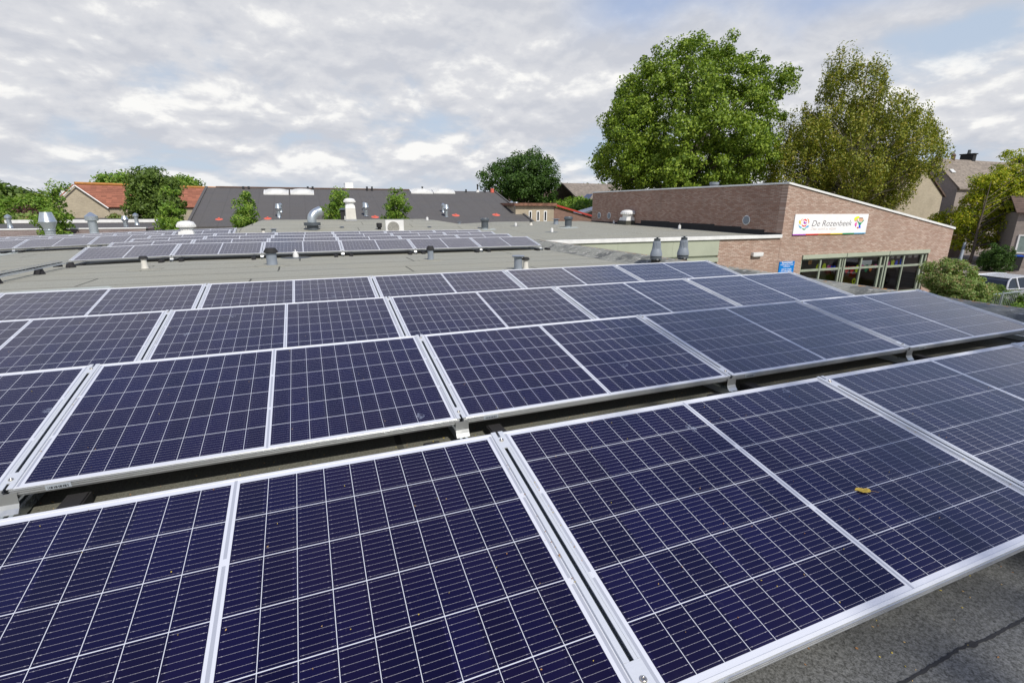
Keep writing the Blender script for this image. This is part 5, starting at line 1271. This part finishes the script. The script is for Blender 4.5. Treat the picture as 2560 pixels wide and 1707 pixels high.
t = text_mesh('bin_number', '266', .30, M_signw, o, (-.22, -.292, hb*.55), shear=.15, bold=.004); t.rotation_euler = (R(94), 0, 0)
# leaning bollard/lamp foot next to the tree
b = on_z(*z5(1700, 1075), GZ+.11); o = empty('street_post', b, 'grey metal street post left of the slim street tree', 'post')
k = MB(); tp = on_y(*z5(1755, 880), b.y+.3)-b; k.tube([(0, 0, 0), tp], [.12, .10], 10); k.build('pole', M_greyp, o)

# railing
fy = 10.2; fA = on_y(*z5(1750, 1360), fy); fB = on_y(*z5(2281, 1320), fy); 
rl = empty('railing', (fA.x, fy, GZ), 'galvanised bar railing among the shrubs at the right edge', 'railing')
zt = -2.2; xa = fA.x-2; xb = fB.x+6
ztop = (fA.z+fB.z)/2
k = MB(); k.tube([(xa, fy, ztop), (xb, fy, ztop)], .022, 8); k.tube([(xa, fy, ztop-.95), (xb, fy, ztop-.95)], .018, 8); part('rail', k, M_steel, rl)
x = on_y(*z5(1850, 1345), fy).x; i = -1
while x+i*1.75 < xb:
    k = MB(); k.box(x+i*1.75-.035, x+i*1.75+.035, fy-.035, fy+.035, GZ, ztop+.05); part('post', k, M_steel, rl); i += 1
bx_ = xa+.1; j = 0
while bx_ < xb and j < 98:
    k = MB(); k.tube([(bx_, fy, ztop-.95), (bx_, fy, ztop)], .008, 6); part('baluster', k, M_steel, rl); bx_ += .125; j += 1

# silver car behind the shrubs
def car():
    o = empty('parked_car', (29.2, 12.6, GZ+.11), 'silver estate car parked behind the shrubs at the right edge', 'car')
    paint = mat_alu('silver_car_paint', (.62, .63, .64), .3, .35); L0, L1 = -1.35, 3.1
    def shell(prof_w):   # list of (x, z, halfwidth) loops bottom->top along a closed side outline
        pass
    side = [(-1.35, .35), (-1.42, .6), (-1.38, .86), (-1.25, .98), (1.9, .98), (2.9, .88), (3.1, .7), (3.12, .4), (3.0, .28), (-1.2, .28)]
    k = MB(); n = len(side); vs = []
    for w_, inset in ((-.84, .06), (-.90, 0), (.90, 0), (.84, .06)):
        for (x, z) in side:
            cx_, cz_ = .85, .62; vs.append((x+(cx_-x)*inset*.8, w_, z+(cz_-z)*inset))
    fs_ = [tuple(range(n))[::-1], tuple(range(3*n, 4*n))]
    for j in range(3):
        for i in range(n): fs_.append((j*n+i, j*n+(i+1) % n, (j+1)*n+(i+1) % n, (j+1)*n+i))
    k.add(vs, fs_, 0, True); k.build('body', paint, o)
    # glasshouse
    low = [(-1.28, .985), (-1.0, 1.30), (-.78, 1.42), (.2, 1.47), (.95, 1.42), (1.75, .985)]
    k = MB(); vs = []
    for w_ in (-1, 1):
        for (x, z) in low: vs.append((x, w_*(.86-.26*(z-.985)/.49), z))
    m_ = len(low); fs_ = [tuple(range(m_)), tuple(range(m_, 2*m_))[::-1]]+[(i+1, i, m_+i, m_+i+1) for i in range(m_-1)]
    k.add(vs, fs_, 0); k.build('cabin_glass', M_darkglass, o)
    k = MB()
    for w_ in (-1, 1):
        pts = [(x, w_*(.87-.26*(z-.985)/.49), z+.005) for (x, z) in low]; k.tube(pts, .035, 6)
        for xx in (.35, -.55): k.tube([(xx, w_*.875, .985), (xx+(.0 if xx > 0 else .06), w_*.64, 1.44)], .03, 6)
        k.tube([(-1.25, w_*.87, .99), (1.8, w_*.87, .99)], .03, 6)
    k.add([(-.85, -.63, 1.415), (.2, -.60, 1.485), (.98, -.62, 1.43), (.98, .62, 1.43), (.2, .60, 1.485), (-.85, .63, 1.415)], [(0, 1, 4, 5), (1, 2, 3, 4)]); k.build('roof', paint, o)
    for x in (-.72, 2.1):
        for s_ in (-1, 1):
            k = MB(); k.lathe([(.18, -.1), (.31, -.1), (.33, -.07), (.33, .07), (.31, .1), (.18, .1)], n=20); w_ = k.build('wheel', M_rubber, o, (x, s_*.80, .33)); w_.rotation_euler = (R(90), 0, 0)
            k = MB(); k.lathe([(0, -.105), (.19, -.105), (.19, .105), (0, .105)], n=14); r2 = k.build('rim', M_steel, w_)
    for s_ in (-1, 1):
        k = MB(); k.box(-1.44, -1.30, s_*.66-.16, s_*.66+.16, .66, .86); k.build('tail_lamp', M_red, o)
        k = MB(); k.box(2.95, 3.09, s_*.62-.18, s_*.62+.18, .62, .78); k.build('headlight', M_sky, o)
    return o
c_ = car()
p = on_z(*z5(2100, 1178), GZ+.11+1.47); c_.location = (p.x+.75, p.y+.2, GZ+.11); c_.rotation_euler.z = R(-8)

# red-trimmed plaster building by the dark roof
rb = empty('red_trimmed_building', (17, 37, GZ), 'cream plaster and brick lean-to with red roof trim', 'building')
yb = 37.; e0, e1 = on_y(*z3(1095, 485), yb), on_y(*z3(1415, 478), yb); base_z = -.25
k = MB(); k.box(e0.x-.3, e1.x, yb, yb+6, GZ, e1.z-.16); part('plaster_wall', k, M_plaster, rb)
k = MB(); k.box(e0.x-.5, e1.x+.15, yb-.25, yb+6.2, e1.z-.155, e1.z+.06); part('roof', k, plain('rusty_felt', (.20, .10, .065), .9, var=.3), rb)
e2 = on_y(*z3(1762, 590), yb); k = MB(); k.prism([(e1.x+.002, GZ), (e2.x, GZ), (e2.x, e2.z-.1), (e1.x+.002, e1.z-.22)], yb+.05, yb+5.9, 'y'); part('brick_wall', k, mat_brick('dark_red_brick', 'x', (.20, .10, .07), (.26, .14, .10), (.22, .18, .15)), rb)
k = MB(); k.prism([(e1.x-.1, e1.z-.12), (e2.x, e2.z-.05), (e2.x, e2.z+.07), (e1.x-.1, e1.z+.03)], yb-.12, yb+.04, 'y'); part('red_trim', k, M_redtrim, rb)
for x in (1197, 1268, 1335):
    p = on_y(*z3(x, 540), yb); p2 = on_y(*z3(x, 638), yb); k = MB(); k.box(p.x-.14, p.x+.14, yb-.03, yb-.004, p2.z, p.z+.0); w_ = part('window', k, M_white, rb)
    k = MB(); k.box(p.x-.07, p.x+.07, yb-.04, yb-.031, p2.z+.08, p.z-.08); k.build('pane', M_darkglass, w_)
# brown roofed houses beyond
Yb = 75.
a = on_y(*z3(1690, 352), Yb); e = on_y(*z3(1740, 470), Yb); g0 = on_y(*z3(1425, 385), Yb)
o = empty('brown_roofed_house', (a.x, Yb, GZ), 'brown-roofed brick house with roof windows far behind', 'house', 'houses far behind')
za = a.z; ze = on_y(*z3(1590, 470), Yb).z; x0_ = on_y(*z3(1600, 470), Yb).x; x2_ = 2*a.x-x0_
k = MB(); k.add([(x0_, Yb, GZ), (x2_, Yb, GZ), (x2_, Yb, ze), (a.x, Yb, za), (x0_, Yb, ze)], [(0, 1, 2, 3, 4)]); part('gable_wall', k, mat_brick('rust_brick', 'x', (.26, .14, .10), (.3, .17, .13), (.25, .2, .17)), o)
back = Vector((-9, 16, 0)); ap2 = Vector((a.x, Yb, za)); 
part('roof_slope', slab([ap2, Vector((x0_, Yb, ze)), Vector((x0_, Yb, ze))+back, ap2+back]), M_redt, o)
part('roof_slope', slab([ap2, Vector((x2_, Yb, ze)), Vector((x2_, Yb, ze))+back, ap2+back]), M_redt, o)
def on_poly(u, v, p0, p1, p2):
    n = (p1-p0).cross(p2-p0); d = ray(u, v); return EYE+d*((p0-EYE).dot(n)/d.dot(n))
for (x, y) in ((1485, 405), (1545, 412), (1560, 397), (1595, 402)):
    q = [on_poly(*z3(x+dx_, y+dy_), ap2, Vector((x0_, Yb, ze)), ap2+back) for dx_, dy_ in ((-9, 10), (4, 10), (12, -9), (0, -9))]
    part('roof_window', slab(q, .08, .17), M_sky, o)
Yc = 60.
q0, q1 = on_y(*z3(1645, 455), Yc), on_y(*z3(1765, 455), Yc); qt = on_y(*z3(1770, 350), Yc+5)
o = empty('solar_roofed_house', (q0.x, Yc, GZ), 'house with grey solar-panelled roof left of the brick hall', 'house', 'houses far behind')
k = MB(); k.box(q0.x+.3, q0.x+9, Yc+.2, Yc+9, GZ, q0.z-.02); part('wall', k, M_greybx, o)
c0 = Vector((q0.x, Yc, q0.z)); c1 = c0+Vector((9.5, 0, 0)); c2 = c1+Vector((0, 5, 2.4)); c3 = c0+Vector((0, 5, 2.4))
part('roof_slope', slab([c0, c1, c2, c3]), M_brownt, o); part('roof_slope', slab([c3, c2, c2+Vector((0, 5, -2.4)), c3+Vector((0, 5, -2.4))]), M_brownt, o)
q = [on_poly(*z3(x, y), c0, c1, c3) for x, y in ((1668, 448), (1735, 448), (1768, 402), (1712, 402))]; part('solar_array', slab(q, .05, .19), plain('grey_blue_glass', (.06, .07, .10), .2), o)
q = [on_y(*z3(1665, 545), 45), on_y(*z3(1768, 520), 45)]
o = empty('garden_shed', (q[0].x, 45, GZ), 'small white-roofed shed beside the brick hall', 'shed')
k = MB(); k.prism([(q[0].x, q[0].z-.3), (q[0].x+5, q[0].z+.95), (q[0].x+5, q[0].z+1.07), (q[0].x, q[0].z-.15)], 44.8, 47, 'y'); part('roof', k, M_white, o)
k = MB(); k.prism([(q[0].x+.2, GZ), (q[0].x+4.8, GZ), (q[0].x+4.8, q[0].z+.85), (q[0].x+.2, q[0].z-.3)], 45, 46.8, 'y'); part('wall', k, M_greybx, o)
# rooftop plant of a far tower block above the dark ridge; other far roofs
Yd = 160.
q0, q1 = on_y(*z2(1340, 118), Yd), on_y(*z2(1408, 60), Yd); s0, s1 = on_y(*z2(1225, 122), Yd), on_y(*z2(1500, 112), Yd)
o = empty('distant_white_building', (q0.x, Yd, GZ), 'white box-topped building far behind the dark ridge', 'building')
k = MB(); k.box(s0.x, s1.x, Yd, Yd+10, GZ, s1.z); part('lower_block', k, M_white, o); k = MB(); k.box(q0.x, q1.x, Yd+1, Yd+8, s1.z+.001, q1.z); part('upper_block', k, M_white, o)
q0, q1 = on_y(*z1(600, 345), 95), on_y(*z1(650, 400), 95)
o = empty('distant_pale_house', (q0.x, 95, GZ), 'pale flat-topped building peeping out left of the orange roof', 'building')
k = MB(); k.box(q0.x-.6, q0.x+6, 95, 103, GZ, q0.z); part('wall', k, M_white, o); k = MB(); k.box(q0.x-.8, q0.x+6.2, 94.8, 103.2, q0.z+.001, q0.z+.25); part('roof_edge', k, M_cream, o)
q0 = on_y(*z1(295, 425), 130)
o = empty('distant_brown_house', (q0.x, 130, GZ), 'small brown house roof on the horizon at the left', 'house')
k = MB(); k.box(q0.x, q0.x+10, 130, 138, GZ, q0.z-1); part('wall', k, M_beigex, o); k = MB(); k.prism([(129.5, q0.z-1.1), (134, q0.z+.3), (138.5, q0.z-1.1)], q0.x-.3, q0.x+10.3, 'x'); part('roof', k, M_redt, o)
